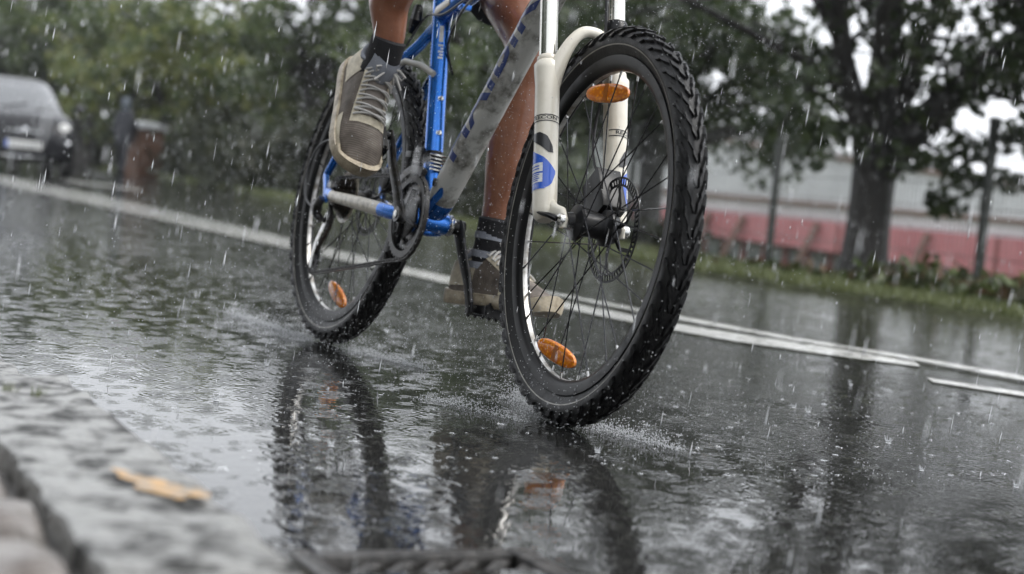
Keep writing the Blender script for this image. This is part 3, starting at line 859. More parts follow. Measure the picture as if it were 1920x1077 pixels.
# two tufts growing in the kerb joint
tr_ = np.random.RandomState(4)
for k, (s, l, lab) in enumerate(((1.43, -.892, 'tiny green tuft in the kerb, the one nearer the car'), (1.455, -.866, 'tiny green tuft in the kerb, the one nearer the road'))):
    p = road_pt(s, l, KZ - .01); root = empty('grass_tuft', p); setp(root, lab, 'tuft', 'tufts growing on the kerb')
    n = 40; w = tr_.uniform(0, 6.28, n); rr = tr_.uniform(0, .009, n)
    b = np.stack([np.cos(w) * rr, np.sin(w) * rr, 0 * w], 1); e = b + np.stack([tr_.normal(0, .008, n), tr_.normal(0, .008, n), tr_.uniform(.01, .026, n)], 1)
    dx = np.stack([-np.sin(w), np.cos(w), 0 * w], 1) * .0012
    v = np.empty((n, 3, 3)); v[:, 0] = b - dx; v[:, 1] = b + dx; v[:, 2] = e
    link_mesh('blades', quick_mesh('blades', v.reshape(-1, 3), np.arange(n * 3).reshape(n, 3), [M['grass']]), root)

# ------------------------------------------------------------------ small dark hatchback coming towards us
def make_car():
    p = cam_ground(43, 24.6)
    car = empty('parked_car' if False else 'hatchback_car', p, (0, 0, rad(-4.5)))
    setp(car, 'small rounded dark grey hatchback driving towards us at the left edge of the road', 'car')
    st = [(0.02, .50, .27, .52), (-.02, .62, .22, .64), (-.10, .71, .20, .76), (-.25, .765, .19, .86), (-.55, .795, .19, .935), (-.95, .81, .2, .985), (-1.6, .815, .2, 1.0), (-2.6, .815, .2, 1.02), (-3.2, .79, .22, .98), (-3.5, .70, .26, .86), (-3.56, .58, .32, .70)]
    rows = []
    for x, w, z0, zb in st:
        h = zb - z0
        half = [(0, z0), (w * .80, z0), (w * .96, z0 + h * .08), (w, z0 + h * .28), (w * .995, z0 + h * .55), (w * .965, z0 + h * .78), (w * .90, z0 + h * .93), (w * .74, z0 + h * .99), (w * .4, zb + .012), (0, zb + .02)]
        ring = [(x, y, z) for y, z in half] + [(x, -y, z) for y, z in half[-2:0:-1]]
        rows.append(ring)
    g = MB(); n = len(rows[0])
    g.v = [q for r_ in rows for q in r_]
    for i in range(len(rows) - 1):
        for k in range(n): g.f.append((i * n + k, i * n + (k + 1) % n, (i + 1) * n + (k + 1) % n, (i + 1) * n + k)); g.m.append(0)
    g.f += [tuple(range(n)), tuple((len(rows) - 1) * n + k for k in range(n - 1, -1, -1))]; g.m += [0, 0]
    g.build('body', M['carpaint'], car, ang=50)
    zs = [.93, .99, 1.10, 1.22, 1.33, 1.41, 1.46, 1.485, 1.495]
    fr = [-.72, -.84, -1.02, -1.22, -1.42, -1.60, -1.78, -2.0, -2.2]
    re = [-3.42, -3.38, -3.30, -3.20, -3.08, -2.95, -2.80, -2.6, -2.4]
    hw = [.745, .725, .68, .63, .575, .515, .44, .33, .14]
    def cab(th, z, off=0):
        a = np.interp(z, zs, fr); b = np.interp(z, zs, re); w = np.interp(z, zs, hw)
        c, s_ = math.cos(th), math.sin(th); e = 2 / 3.6
        return ((a + b) / 2 + ((a - b) / 2 + off) * math.copysign(abs(c) ** e, c), (w + off) * math.copysign(abs(s_) ** e, s_), z + off * .4)
    g = MB(); na = 40
    for z in zs: g.v += [cab(2 * math.pi * k / na, z) for k in range(na)]
    for i in range(len(zs) - 1):
        for k in range(na): g.f.append((i * na + k, i * na + (k + 1) % na, (i + 1) * na + (k + 1) % na, (i + 1) * na + k)); g.m.append(0)
    g.f.append(tuple((len(zs) - 1) * na + k for k in range(na))); g.m.append(0)
    g.build('cabin', M['carpaint'], car, ang=50)
    def pane(name, a0, a1, z0, z1):
        g = MB(); g.grid(lambda u, v: cab(a0 + (a1 - a0) * u, z0 + (z1 - z0) * v, .006), 16, 8); return g.build(name, M['carglass'], car, fix=False)
    pane('windscreen', rad(-50), rad(50), .985, 1.40)
    for s_ in (1, -1): pane('side_window', s_ * rad(66), s_ * rad(122), 1.02, 1.38)
    for s_ in (1, -1):
        lamp = lambda r, bul: [(r * 1.12, -.02), (r * 1.1, .0), (r, .006), (r * .9, bul * .5), (r * .6, bul * .85), (r * .25, bul), (0.0005, bul * 1.02)]
        for nm, r, y, z, x in (('headlight', .092, .585, .70, -.125), ('fog_lamp', .048, .63, .50, -.065)):
            g = MB(); g.lathe(lamp(r, .05), 24)
            o = g.build(nm, M['plate'] if nm == 'headlight' else M['chrome'], car)
            o.matrix_local = Matrix.Translation((x, s_ * y, z)) @ Matrix.Rotation(s_ * rad(22), 4, 'Z') @ Matrix.Rotation(rad(-90), 4, 'Z') @ Matrix.Rotation(rad(0), 4, 'X')
        g = MB(); g.tube([(-.98, s_ * .78, 1.0), (-1.0, s_ * .86, 1.02)], .02, 6); g.tube([(-1.0, s_ * .84, 1.04), (-1.0, s_ * .88, 1.06), (-1.0, s_ * .96, 1.06), (-1.0, s_ * .99, 1.05)], [(.04, .05), (.07, .06), (.07, .06), (.03, .04)], 10)
        g.build('wing_mirror', M['carblack'], car)
        for x in (-.62, -2.92):
            g = MB(); g.lathe([(.19, -.09), (.27, -.09), (.292, -.07), (.295, 0), (.292, .07), (.27, .09), (.19, .09)], 28, closed=True)
            w = g.build('wheel', M['rubber'], car); w.location = (x, s_ * .70, .295)
            g = MB(); g.lathe([(.0, .06), (.06, .065), (.1, .05), (.19, .07), (.19, -.05)], 24)
            for k in range(6): g.box((.12 * math.cos(k * 1.047), .072, .12 * math.sin(k * 1.047)), (.03, .012, .03))
            if s_ < 0: g.xf(Matrix.Scale(-1, 4, (0, 1, 0)))
            g.build('hubcap', M['grey_metal'], w)
    g = MB(); g.grid(lambda u, v: (.012 - .10 * (2 * u - 1) ** 2 + .012, (u - .5) * .80, .625 + .032 * v), 12, 1); g.build('chrome_bar', M['chrome'], car)
    g = MB(); g.lathe([(.05, 0), (.052, .012), (.03, .022), (.0005, .024)], 20); o = g.build('badge', M['chrome'], car); o.matrix_local = Matrix.Translation((.03, 0, .645)) @ Matrix.Rotation(rad(-90), 4, 'Z')
    g = MB(); g.box((.03, 0, .44), (.02, .52, .115)); pl = g.build('number_plate', M['plate'], car, bevel=.004)
    g = MB(); g.box((.0415, -.24, .44), (.003, .035, .105)); g.build('plate_band', M['blue_print'], pl)
    g = MB()
    for k in range(7): g.box((.0415, -.17 + k * .06 + (.02 if k > 1 else 0), .44), (.003, .036 if k % 3 else .028, .07))
    g.build('plate_characters', M['winframe'], pl)
    g = MB(); g.grid(lambda u, v: (.008 - .16 * abs(2 * u - 1) ** 2.4 + .012, (u - .5) * 1.12, .30 + .23 * v), 16, 2); g.build('grille', M['carblack'], car)
    g = MB(); g.tube([(-.16 + .19 * (1 - abs(2 * t - 1) ** 2.6), (t - .5) * 1.26, .27 + .06 * abs(2 * t - 1) ** 8) for t in [i / 20 for i in range(21)]], .02, 6); g.build('bumper_trim', M['chrome'], car)
    g = MB(); g.tube([(-.06, -.6, .76), (-.04, -.4, .80), (-.03, 0, .82), (-.04, .4, .80), (-.06, .6, .76)], .004, 4); g.build('bonnet_gap', M['carblack'], car)
    for y in (-.3, .22):
        g = MB(); g.tube([(-.80, y, .99), (-.88, y + .2, 1.03), (-.94, y + .42, 1.07)], .008, 5); g.build('wiper', M['carblack'], car)
make_car()

def remesh_obj(name, g, voxel, m, parent, smooth_it=6):
    tmp = g.build(name + '_tmp', m, None, smooth=False)
    md = tmp.modifiers.new('r', 'REMESH'); md.mode = 'VOXEL'; md.voxel_size = voxel
    s_ = tmp.modifiers.new('s', 'SMOOTH'); s_.iterations = smooth_it; s_.factor = .5
    dg = bpy.context.evaluated_depsgraph_get(); dg.update()
    me = bpy.data.meshes.new_from_object(tmp.evaluated_get(dg))
    me.name = name; me.shade_smooth()
    bpy.data.objects.remove(tmp)
    o = link_mesh(name, me, parent)
    return o

def make_pedestrian():
    p = cam_ground(229, 37)
    root = empty('person', p, (0, 0, rad(150))); setp(root, 'distant pedestrian in a dark coat and hood walking along the far verge', 'person')
    g = MB()
    for s_, dx in ((1, .16), (-1, -.16)):
        g.tube([(0, s_ * .09, .86), (dx * .6, s_ * .09, .48), (dx - .03, s_ * .09, .08)], [.085, .062, .045], 10)
        g.tube([(dx - .06, s_ * .09, .04), (dx + .05, s_ * .095, .045), (dx + .14, s_ * .10, .03)], [.04, .045, .03], 8)
        g.tube([(0, s_ * .17, 1.34), (-dx * .5, s_ * .23, 1.08), (-dx * .9 + .08, s_ * .20, .84)], [.055, .046, .036], 8)
    g.tube([(0, 0, .78), (0, 0, .95), (.0, 0, 1.15), (.0, 0, 1.32), (0, 0, 1.41), (.01, 0, 1.5)], [(.12, .17), (.12, .17), (.12, .17), (.12, .20), (.08, .12), (.055, .055)], 14, ref=(1, 0, 0))
    g.tube([(.02, 0, 1.46), (.025, 0, 1.52), (.03, 0, 1.60), (.02, 0, 1.67), (.0, 0, 1.71)], [.05, .075, .09, .075, .03], 12)
    remesh_obj('body', g, .02, M['coat'], root, 3)
    g = MB(); g.tube([(-.01, 0, 1.44), (-.02, 0, 1.52), (-.015, 0, 1.61), (-.02, 0, 1.70), (-.03, 0, 1.74)], [.09, .105, .115, .10, .04], 12); g.build('hood', M['coat2'], root)
    g = MB(); g.tube([(0, 0, .70), (0, 0, .95), (0, 0, 1.2), (0, 0, 1.36), (0, 0, 1.44)], [(.17, .22), (.15, .205), (.15, .21), (.14, .22), (.08, .11)], 14, ref=(1, 0, 0)); g.build('coat', M['coat'], root)
make_pedestrian()
pil = empty('square_pillar', cam_ground(268, 37.5), (0, 0, rad(18))); setp(pil, 'squat brown square pillar with a pale cap beside the distant pedestrian', 'pillar')
g = MB(); g.box((0, 0, .52), (.62, .62, 1.12)); g.build('shaft', M['brownbox'], pil, bevel=.02)
g = MB(); g.box((0, 0, 1.14), (.78, .78, .11)); g.box((0, 0, 1.22), (.6, .6, .06), taper=.6); g.build('cap', M['palecap'], pil, bevel=.015)
for k in range(5):
    g = MB()
    for s_ in (-1, 1):
        g.box((s_ * .313, 0, .12 + k * .2), (.012, .6, .17)); g.box((0, s_ * .313, .12 + k * .2), (.6, .012, .17))
    g.build('board', M['brownbox'], pil)
# pale house-shaped block added as the bright patch in the tree gap
gh = empty('pale_gap_block', cam_ground(408, 58), (0, 0, rad(70))); setp(gh, 'pale house-shaped block added as the white patch in a tree gap left of the rider', 'house')
g = MB(); g.box((0, 0, 1.4), (2.4, .9, 3.2)); g.build('wall', M['plate'], gh)
g = MB(); g.add([(-1.4, -.6, 3.0), (1.4, -.6, 3.0), (1.4, .6, 3.0), (-1.4, .6, 3.0), (-1.4, 0, 3.5), (1.4, 0, 3.5)], [(3, 2, 1, 0), (0, 1, 5, 4), (2, 3, 4, 5), (0, 4, 3), (1, 2, 5)]); g.build('roof', M['palecap'], gh, smooth=False)

# ------------------------------------------------------------------ the bicycle (x forward, y to its left, leaning away from us)
LEAN = rad(-7.094)
R = .335; WB = 1.075; HAng = rad(69.5); OFF = .042
U = V(-math.cos(HAng), 0, math.sin(HAng)); FWX = V(math.sin(HAng), 0, math.cos(HAng)); YY = V(0, 1, 0)
HUBF = V(WB, 0, R); AX0 = HUBF - FWX * OFF
STEER = Matrix.Translation(AX0) @ Matrix.Rotation(rad(-4.775), 4, U) @ Matrix.Translation(-AX0)
BB = V(.425, 0, .305); HUBR = V(0, 0, R)
bike = empty('bicycle', (0, 0, 0), (LEAN, 0, 0))
setp(bike, 'blue and cream mountain bike with knobbly tyres and amber spoke reflectors ridden through the rain', 'bicycle')

# -- wheels
TW = .027; TC = R - TW
def tyre_mesh():
    g = MB(); prof = []
    for k in range(20):
        w = rad(-128) + rad(256) * k / 19
        rr = TW - .0055
        prof.append((TC + rr * math.cos(w), rr * math.sin(w) * 1.02))
    g.lathe(prof + [(TC - .026, .010), (TC - .026, -.010)], 96, closed=True)
    return g.mesh('tyre', M['rubber'], ang=60)
def tread_mesh():
    g = MB(); rows = 54; rr = TW - .0062
    def blk(th, w0, w1, t0, t1, sk, h):
        vs = []
        for hh, shr in ((0, 1.0), (h, .80)):
            for a, b in ((0, 0), (1, 0), (1, 1), (0, 1)):
                wc = (w0 + w1) / 2 + (w1 - w0) * (a - .5) * shr
                tt = th + (t0 + t1) / 2 + (t1 - t0) * (b - .5) * shr + sk * (a - .5) * 2
                q = rr + hh; r_ = TC + q * math.cos(wc)
                vs.append((r_ * math.cos(tt), q * math.sin(wc), r_ * math.sin(tt)))
        g.add(vs, [(4, 5, 6, 7), (0, 1, 5, 4), (1, 2, 6, 5), (2, 3, 7, 6), (3, 0, 4, 7)])
    dt = 2 * math.pi / rows
    for i in range(rows):
        th = i * dt
        for s_ in (1, -1):
            blk(th, s_ * rad(4), s_ * rad(20), 0, dt * .46, dt * .16, .0062)
            blk(th + dt * .5, s_ * rad(14), s_ * rad(36), 0, dt * .42, dt * .22, .0062)
            blk(th + dt * .08, s_ * rad(40), s_ * rad(62), 0, dt * .44, dt * .22, .0068)
            blk(th + dt * .55, s_ * rad(58), s_ * rad(80), 0, dt * .36, dt * .10, .0060)
    return g.mesh('tread', M['tread'], smooth=False)
def stripe_mesh(s_):
    g = MB(); prof = []
    for k in range(5):
        w = rad(106 + 5.6 * (k / 4)); q = TW - .0048
        prof.append((TC + q * math.cos(w), s_ * q * math.sin(w) * 1.02))
    g.lathe(prof, 96); return g.mesh('reflective_stripe', M['stripe'])
def rim_mesh():
    g = MB(); g.lathe([(.2845, .0125), (.2845, .0145), (.270, .0142), (.262, .0105), (.2595, .006), (.2595, -.006), (.262, -.0105), (.270, -.0142), (.2845, -.0145), (.2845, -.0125), (.279, -.0115), (.279, .0115)], 96, closed=True)
    return g.mesh('wheel', M['rim'], ang=50)
TY, TRD, RIM, ST1, ST2 = tyre_mesh(), tread_mesh(), rim_mesh(), stripe_mesh(1), stripe_mesh(-1)
g = MB(); g.lathe([(.2592, -.0045), (.2586, 0), (.2592, .0045)], 96); RBED = g.mesh('rim_bed', M['rim_in'])
def refl_meshes():
    g = MB(); n = 28; a, b = .045, .0165
    def ring(k, y):
        out = []
        for i in range(n):
            w = 2 * math.pi * i / n; c, s_ = math.cos(w), math.sin(w)
            out.append((a * k * math.copysign(abs(c) ** .9, c), y, b * k * math.copysign(abs(s_) ** .85, s_)))
        return out
    rings = [ring(.02, -.0062), ring(.55, -.0060), ring(.88, -.0052), ring(1, -.0030), ring(1, .0030), ring(.88, .0052), ring(.55, .006), ring(.02, .0062)]
    g.v = [p for r_ in rings for p in r_]
    for i in range(len(rings) - 1):
        for k in range(n): g.f.append((i * n + k, i * n + (k + 1) % n, (i + 1) * n + (k + 1) % n, (i + 1) * n + k)); g.m.append(0)
    a_ = g.mesh('reflector', M['amber'], ang=50)
    g = MB(); g.lathe([(.0058, -.0072), (.0058, .0072)], 12); g.box((0, 0, 0), (.008, .0135, .028)); b_ = g.mesh('reflector_clip', M['amber_d'])
    return a_, b_
RF, RFC = refl_meshes()
sp = MB(); sp.tube([(0, 0, 0), (1, 0, 0)], .00125, 5); SPK = sp.mesh('spoke', M['spoke'])
nip = MB(); nip.tube([(0, 0, 0), (.012, 0, 0)], .0022, 6); NIP = nip.mesh('spoke_nipple', M['steel'])

def rotor(parent, yc, rr, spin):
    g = MB()
    g.lathe([(rr, -.0009), (rr, .0009), (rr - .0035, .0009), (rr - .0035, -.0009)], 72, closed=True)
    g.lathe([(rr - .0125, -.0009), (rr - .0125, .0009), (rr - .016, .0009), (rr - .016, -.0009)], 72, closed=True)
    for k in range(60):
        w = 2 * math.pi * k / 60 + spin
        g.tube([((rr - .0155) * math.cos(w), 0, (rr - .0155) * math.sin(w)), ((rr - .001) * math.cos(w + .05), 0, (rr - .001) * math.sin(w + .05))], [(.0011, .0022)] * 2, 4, cap=False, ref=(0, 1, 0))
    for k in range(6):
        w = 2 * math.pi * k / 6 + spin
        g.tube([(.02 * math.cos(w), 0, .02 * math.sin(w)), (.045 * math.cos(w + .1), 0, .045 * math.sin(w + .1)), ((rr - .013) * math.cos(w + .42), 0, (rr - .013) * math.sin(w + .42))], [(.0012, .004)] * 3, 6, ref=(0, 1, 0))
    g.lathe([(.014, -.002), (.024, -.002), (.024, .002), (.014, .002)], 24, closed=True)
    g.xf(Matrix.Translation((0, yc, 0)))
    return g.build('brake_rotor', M['black'], parent)

def make_wheel(front):
    M0 = (STEER @ Matrix.Translation(HUBF)) if front else Matrix.Translation(HUBR)
    w = link_mesh('wheel', RIM, bike, M0)
    link_mesh('tyre', TY, w); t = link_mesh('tread', TRD, w); t['kind'] = 'stuff'
    link_mesh('rim_bed', RBED, w)
    for st in (ST1, ST2): link_mesh('reflective_stripe', st, w)
    g = MB()
    if front:
        g.lathe([(.009, -.050), (.014, -.050), (.016, -.040), (.030, -.034), (.031, -.028), (.022, -.024), (.0205, -.01), (.0205, .012), (.024, .018), (.031, .022), (.031, .028), (.026, .033), (.024, .040), (.015, .044), (.009, .050)], 36)
        fl = [(-.031, .029), (.025, .029)]
    else:
        g.lathe([(.009, -.066), (.012, -.066), (.012, -.022), (.026, -.021), (.026, -.016), (.017, -.012), (.017, .020), (.026, .026), (.027, .031), (.024, .036), (.024, .042), (.014, .046), (.009, .066)], 36)
        fl = [(-.0185, .025), (.028, .025)]
    g.build('hub', M['black'], w)
    n = 32; fr_off = .35 if front else .9
    for i in range(n):
        fy, fr_ = fl[i % 2]
        th = 2 * math.pi * i / n + fr_off
        d = rad(68) * (1 if (i // 2) % 2 else -1)
        a = V(fr_ * math.cos(th + d), fy, fr_ * math.sin(th + d)); b = V(.2600 * math.cos(th), .003 * (1 if i % 2 else -1), .2600 * math.sin(th))
        dv = b - a; q = dv.to_track_quat('X', 'Z').to_matrix().to_4x4()
        o = link_mesh('spoke', SPK, w, Matrix.Translation(a) @ q @ Matrix.Scale(dv.length, 4, (1, 0, 0)))
        o = link_mesh('spoke_nipple', NIP, w, Matrix.Translation(b - dv.normalized() * .011) @ q)
    spots = ((98.3, .226), (-102.9, .226)) if front else ((-86.0, .222), (104.0, .222))
    for a, r_ in spots:
        Mx = Matrix.Rotation(-rad(a - 90), 4, 'Y') @ Matrix.Translation((0, 0, r_)) @ Matrix.Rotation(rad((24 if a > 0 else -24) if front else -10), 4, 'Z') @ Matrix.Rotation(rad(32 if not front else 4), 4, 'Y')
        link_mesh('reflector', RF, w, Mx); link_mesh('reflector_clip', RFC, w, Mx)
    rotor(w, .0385 if front else .040, .090 if front else .080, .2)
    return w
wf = make_wheel(True); wr = make_wheel(False)

# -- fork, in its own steering axes: coordinates (a along FWX, y, u along U) from AX0
LB = -.006    # fore-aft place of the leg centre line from the steering axis
def FP(a, y, u): return AX0 + FWX * a + YY * y + U * u
def fork_part(g, name, m, parent=None, **k):
    o = g.build(name, m, bike if parent is None else parent, matrix=STEER if parent is None else None, **k); return o
LEGY = .0665
for s_ in (1, -1):
    g = MB()
    us = [.012, .018, .03, .06, .16, .26, .285, .297, .303]
    rs_ = [.0125, .0185, .0208, .0212, .0208, .0215, .0238, .0240, .0195]
    g.tube([FP(LB, s_ * LEGY, u) for u in us], rs_, 24)
    # dropout hooking forward to the axle
    g.tube([FP(LB + .004, s_ * (LEGY - .004), .040), FP(LB + .020, s_ * (LEGY - .009), .022), FP(.034, s_ * (LEGY - .012), .012), FP(OFF - .001, s_ * (LEGY - .0125), -.003), FP(OFF - .003, s_ * (LEGY - .0125), -.012)], [(.010, .016), (.0085, .015), (.0075, .014), (.007, .013), (.006, .009)], 12, ref=YY)
    leg = fork_part(g, 'fork_leg', M['fork_paint'])
    def decal(name, shape, m, n=14, k=6, s_=s_, off=.0007):
        # shape: rows of (u, angle0, angle1); angle measured round the leg from the outward side towards the front
        gg = MB()
        uu = [r_[0] for r_ in shape]
        def fn(i, j):
            u = uu[0] + (uu[-1] - uu[0]) * i
            a0 = np.interp(u, uu, [r_[1] for r_ in shape]); a1 = np.interp(u, uu, [r_[2] for r_ in shape])
            w = rad(a0 + (a1 - a0) * j); rr = float(np.interp(u, us, rs_)) + off
            return FP(LB + rr * math.sin(w), s_ * (LEGY + rr * math.cos(w)), u)
        gg.grid(fn, n, k * 2); return gg.build(name, m, leg, fix=False)
    decal('decal', [(.185, -120, 150), (.1868, -120, 150)], M['black_print'])
    decal('decal', [(.196, -120, 150), (.1978, -120, 150)], M['black_print'])
    decal('decal', [(.128, 75, 100), (.140, 38, 96), (.158, -30, 70), (.166, -58, 30), (.168, -60, -20)], M['black_print'])
    decal('decal', [(.062, -70, 60), (.070, -70, 92), (.095, -70, 118), (.118, -70, 60), (.134, -70, -10), (.142, -70, -50)], M['blue_print'])
    decal('label_patch', [(.074, -50, 52), (.090, -50, 52)], M['white'], off=.0011); decal('label_patch', [(.093, -50, 52), (.109, -50, 52)], M['white'], off=.0011)
    for k in range(4): decal('label_line', [(.0765 + k * .0035, -42, 30 + 8 * (k % 2)), (.078 + k * .0035, -42, 30 + 8 * (k % 2))], M['blue_print'], n=1, off=.0014)
    for k in range(2): decal('label_line', [(.097 + k * .005, -30, 36), (.0990 + k * .005, -30, 36)], M['blue_print'], n=1, off=.0014)
    # stanchion and wiper seal
    g = MB(); g.tube([FP(LB, s_ * LEGY, .29), FP(LB, s_ * LEGY, .50)], .0160, 24)
    fork_part(g, 'stanchion', M['stanchion'])
    g = MB(); g.tube([FP(LB, s_ * LEGY, u) for u in (.300, .304, .311, .314)], [.0175, .0195, .0188, .0165], 20)
    fork_part(g, 'wiper_seal', M['ivory'] if s_ < 0 else M['fork_paint'])
g = MB(); g.tube([FP(LB, LEGY, u) for u in (.335, .34, .40, .41)], [.019, .0225, .0225, .019], 18); fork_part(g, 'stanchion_black_band', M['black'])  # black band round the upper left stanchion
# arch joining the legs in front
g = MB()
arc = []
for k in range(25):
    t = -1 + 2 * k / 24; y = LEGY * (.98) * t
    q = abs(t)
    u = .255 + .105 * (1 - q ** 2.6); a = LB + .004 + .034 * (1 - q ** 2.5)
    arc.append((FP(a, y, u), (.0085 + .005 * q ** 3, .010 + .009 * q ** 4)))
g.tube([p for p, _ in arc], [r_ for _, r_ in arc], 14, ref=FWX)
fork_part(g, 'fork_arch', M['fork_paint'])
g = MB(); g.tube([FP(LB, -.086, .505), FP(LB * .5, -.05, .51), FP(0, 0, .515), FP(LB * .5, .05, .51), FP(LB, .086, .505)], [(.02, .016), (.024, .020), (.026, .022), (.024, .02), (.02, .016)], 14); fork_part(g, 'fork_crown', M['fork_paint'])
g = MB()
def text_mesh(body, size, ext=.0):
    cu = bpy.data.curves.new('t', 'FONT'); cu.body = body; cu.size = size; cu.align_x = 'CENTER'; cu.align_y = 'CENTER'; cu.extrude = ext; cu.resolution_u = 2; cu.offset = size * .022
    to = bpy.data.objects.new('t', cu); COL.objects.link(to)
    dg = bpy.context.evaluated_depsgraph_get(); dg.update()
    me = bpy.data.meshes.new_from_object(to.evaluated_get(dg))
    bpy.data.objects.remove(to); bpy.data.curves.remove(cu)
    bm = bmesh.new(); bm.from_mesh(me)
    bmesh.ops.triangulate(bm, faces=bm.faces)
    for _ in range(2): bmesh.ops.subdivide_edges(bm, edges=[e for e in bm.edges if e.calc_length() > size * .12], cuts=1)
    bmesh.ops.triangulate(bm, faces=bm.faces)
    bm.to_mesh(me); bm.free()
    return me
for s_ in (1, -1):
    me = text_mesh('RECON', .0135); rr = .0220
    for v in me.vertices:
        w = v.co.x / rr * 1.0 + rad(36) ; u = .1914 + v.co.y * .62
        # text runs round the leg: seen from outside and in front, left to right
        wv = (rad(58) - v.co.x / rr) if s_ > 0 else (rad(58) + v.co.x / rr)
        v.co = FP(LB + rr * math.sin(wv), s_ * (LEGY + rr * math.cos(wv)), u)
    me.materials.append(M['black_print'])
    link_mesh('fork_lettering', me, bike, STEER)
# axle ends and quick release
for s_ in (1, -1):
    g = MB(); g.tube([HUBF + YY * s_ * .049, HUBF + YY * s_ * .056, HUBF + YY * s_ * .064, HUBF + YY * s_ * .068], [.0085, .0105, .0105, .006], 14)
    fork_part(g, 'axle_nut', M['steel'])
g = MB(); g.tube([HUBF + V(0, -.066, 0), HUBF + V(-.012, -.074, .004), HUBF + V(-.045, -.078, .006), HUBF + V(-.06, -.076, .004)], [(.006, .006), (.005, .008), (.003, .007), (.002, .006)], 8); fork_part(g, 'axle_lever', M['black'])
# front caliper on the left leg
g = MB()
CP = HUBF + V(-.058, .040, .052)
g.box(CP, (.060, .046, .082), Matrix.Rotation(rad(-38), 3, 'Y')); g.box(CP + V(.004, .016, -.004), (.03, .018, .05), Matrix.Rotation(rad(-38), 3, 'Y'))
g.tube([CP + V(-.01, .02, .03), FP(LB, LEGY - .01, .14)], .009, 8); g.tube([CP + V(-.02, .02, -.02), FP(LB, LEGY - .012, .045)], .009, 8)
fork_part(g, 'brake_caliper', M['black'], bevel=.003)
g = MB(); g.tube(bez(CP + V(-.02, .0, .03), FP(-.05, .03, .16), FP(-.02, .045, .26), 8) + bez(FP(-.02, .045, .26), FP(-.005, .05, .36), FP(.04, .02, .56), 6)[1:], .0026, 6); fork_part(g, 'front_brake_hose', M['cable'])

# -- frame
def tubepart(name, pts, r, m, n=20, ref=None, mats=None, **k):
    g = MB(); g.tube(pts, r, n, ref=ref, mats=mats); return g.build(name, m, bike, **k)
ST_T = V(.268, 0, .757)
sdir = (ST_T - BB).normalized()
tubepart('seat_tube', [BB + sdir * t for t in (.02, .10, .2, .3, .40, .50)], [.0200, .0195, .0195, .0195, .0198, .0198], M['blue'], 28)
HB = AX0 + U * .535; HT = AX0 + U * .655
tubepart('head_tube', [HB, HB + U * .012, HB + U * .02, HT - U * .02, HT - U * .012, HT], [.024, .024, .021, .021, .024, .024], M['blue'])
DB = V(.438, 0, .322); DT = HB + U * .045
dl = (DT - DB); dn = dl.normalized()
dts = [0, .02, .04, .055, .3, .5, .7, .85, .885, .93, 1]
dtr = [(.020, .026), (.025, .027), (.0275, .0285), (.0278, .0288), (.0285, .029), (.029, .029), (.030, .029), (.0305, .028), (.0305, .0275), (.029, .026), (.022, .020)]
tubepart('down_tube', [DB + dl * t for t in dts], dtr, [M['blue'], M['downtube']], 32, ref=(0, 0, 1), mats=[0, 0, 0, 1, 1, 1, 1, 1, 0, 0, 0])
TA = BB + sdir * .455; TB = HT - U * .032
tubepart('top_tube', [TA, TA.lerp(TB, .08), TA.lerp(TB, .3) + V(0, 0, .004), TA.lerp(TB, .7) + V(0, 0, .004), TB], [(.018, .019), (.020, .022), (.021, .023), (.022, .024), (.021, .019)], M['blue'], 24, ref=(0, 0, 1))
g = MB()
a = TA.lerp(TB, .02); b = TA.lerp(TB, .14)
for k in range(1):
    g.grid(lambda u, v: a.lerp(b, u) + V(0, -.0235 * math.cos(rad(-25 + 95 * v)), .0222 * math.sin(rad(-25 + 95 * v)) + .002), 6, 8)
g.build('top_tube_decal', M['ivory'], bike, fix=False)
tubepart('bottom_bracket', [BB + YY * t for t in (-.037, -.034, .034, .037)], [.0205, .0225, .0225, .0205], M['blue'], 24)
tubepart('bracket_cup', [BB + YY * t for t in (.037, .040, .043, .046, .048, .051)], [.020, .0225, .0205, .0225, .0205, .019], M['steel'], 20)
g = MB(); g.tube([BB + V(.02, -.026, .012), BB + V(.06, -.012, .055), BB + V(.085, 0, .1)], [(.008, .012), (.008, .016), (.006, .012)], 10); g.tube([BB + V(-.01, -.03, -.018), BB + V(.0, 0, -.022), BB + V(-.01, .03, -.018)], .009, 10); g.build('bracket_gusset', M['blue'], bike)
for s_ in (1, -1):
    # chain stay: blue root, muddy ivory blade, blue dropout
    pts = [BB + V(-.015, s_ * .030, .0), BB + V(-.075, s_ * .046, .003), BB + V(-.115, s_ * .054, .006), BB + V(-.13, s_ * .056, .007), BB + V(-.25, s_ * .064, .014), V(.045, s_ * .069, R - .010), V(.034, s_ * .069, R - .008), V(.005, s_ * .069, R - .002)]
    tubepart('chain_stay', pts, [(.016, .012), (.0155, .0115), (.015, .011), (.015, .011), (.0145, .0105), (.0125, .009), (.0125, .008), (.011, .006)], [M['blue'], M['stay']], 16, ref=(0, 0, 1), mats=[0, 0, 0, 1, 1, 1, 0, 0])
    g = MB(); g.tube([V(-.028, s_ * .069, R + .040), V(-.008, s_ * .069, R + .01), V(0, s_ * .069, R - .012), V(.012, s_ * .069, R - .02)], [(.014, .004), (.016, .004), (.014, .004), (.008, .004)], 10, ref=(1, 0, 0)); g.build('dropout', M['blue'], bike)
    pts = [BB + sdir * .43 + V(-.004, s_ * .010, 0), BB + sdir * .385 + V(-.045, s_ * .026, -.0), V(.228, s_ * .040, .640), V(.165, s_ * .050, .602), V(.10, s_ * .057, .535), V(.03, s_ * .063, .445), V(-.018, s_ * .068, .375)]
    tubepart('seat_stay', pts, [(.012, .010), (.013, .010), (.0125, .010), (.012, .009), (.0105, .0085), (.0095, .008), (.009, .007)], M['blue'], 14, ref=(0, 1, 0))
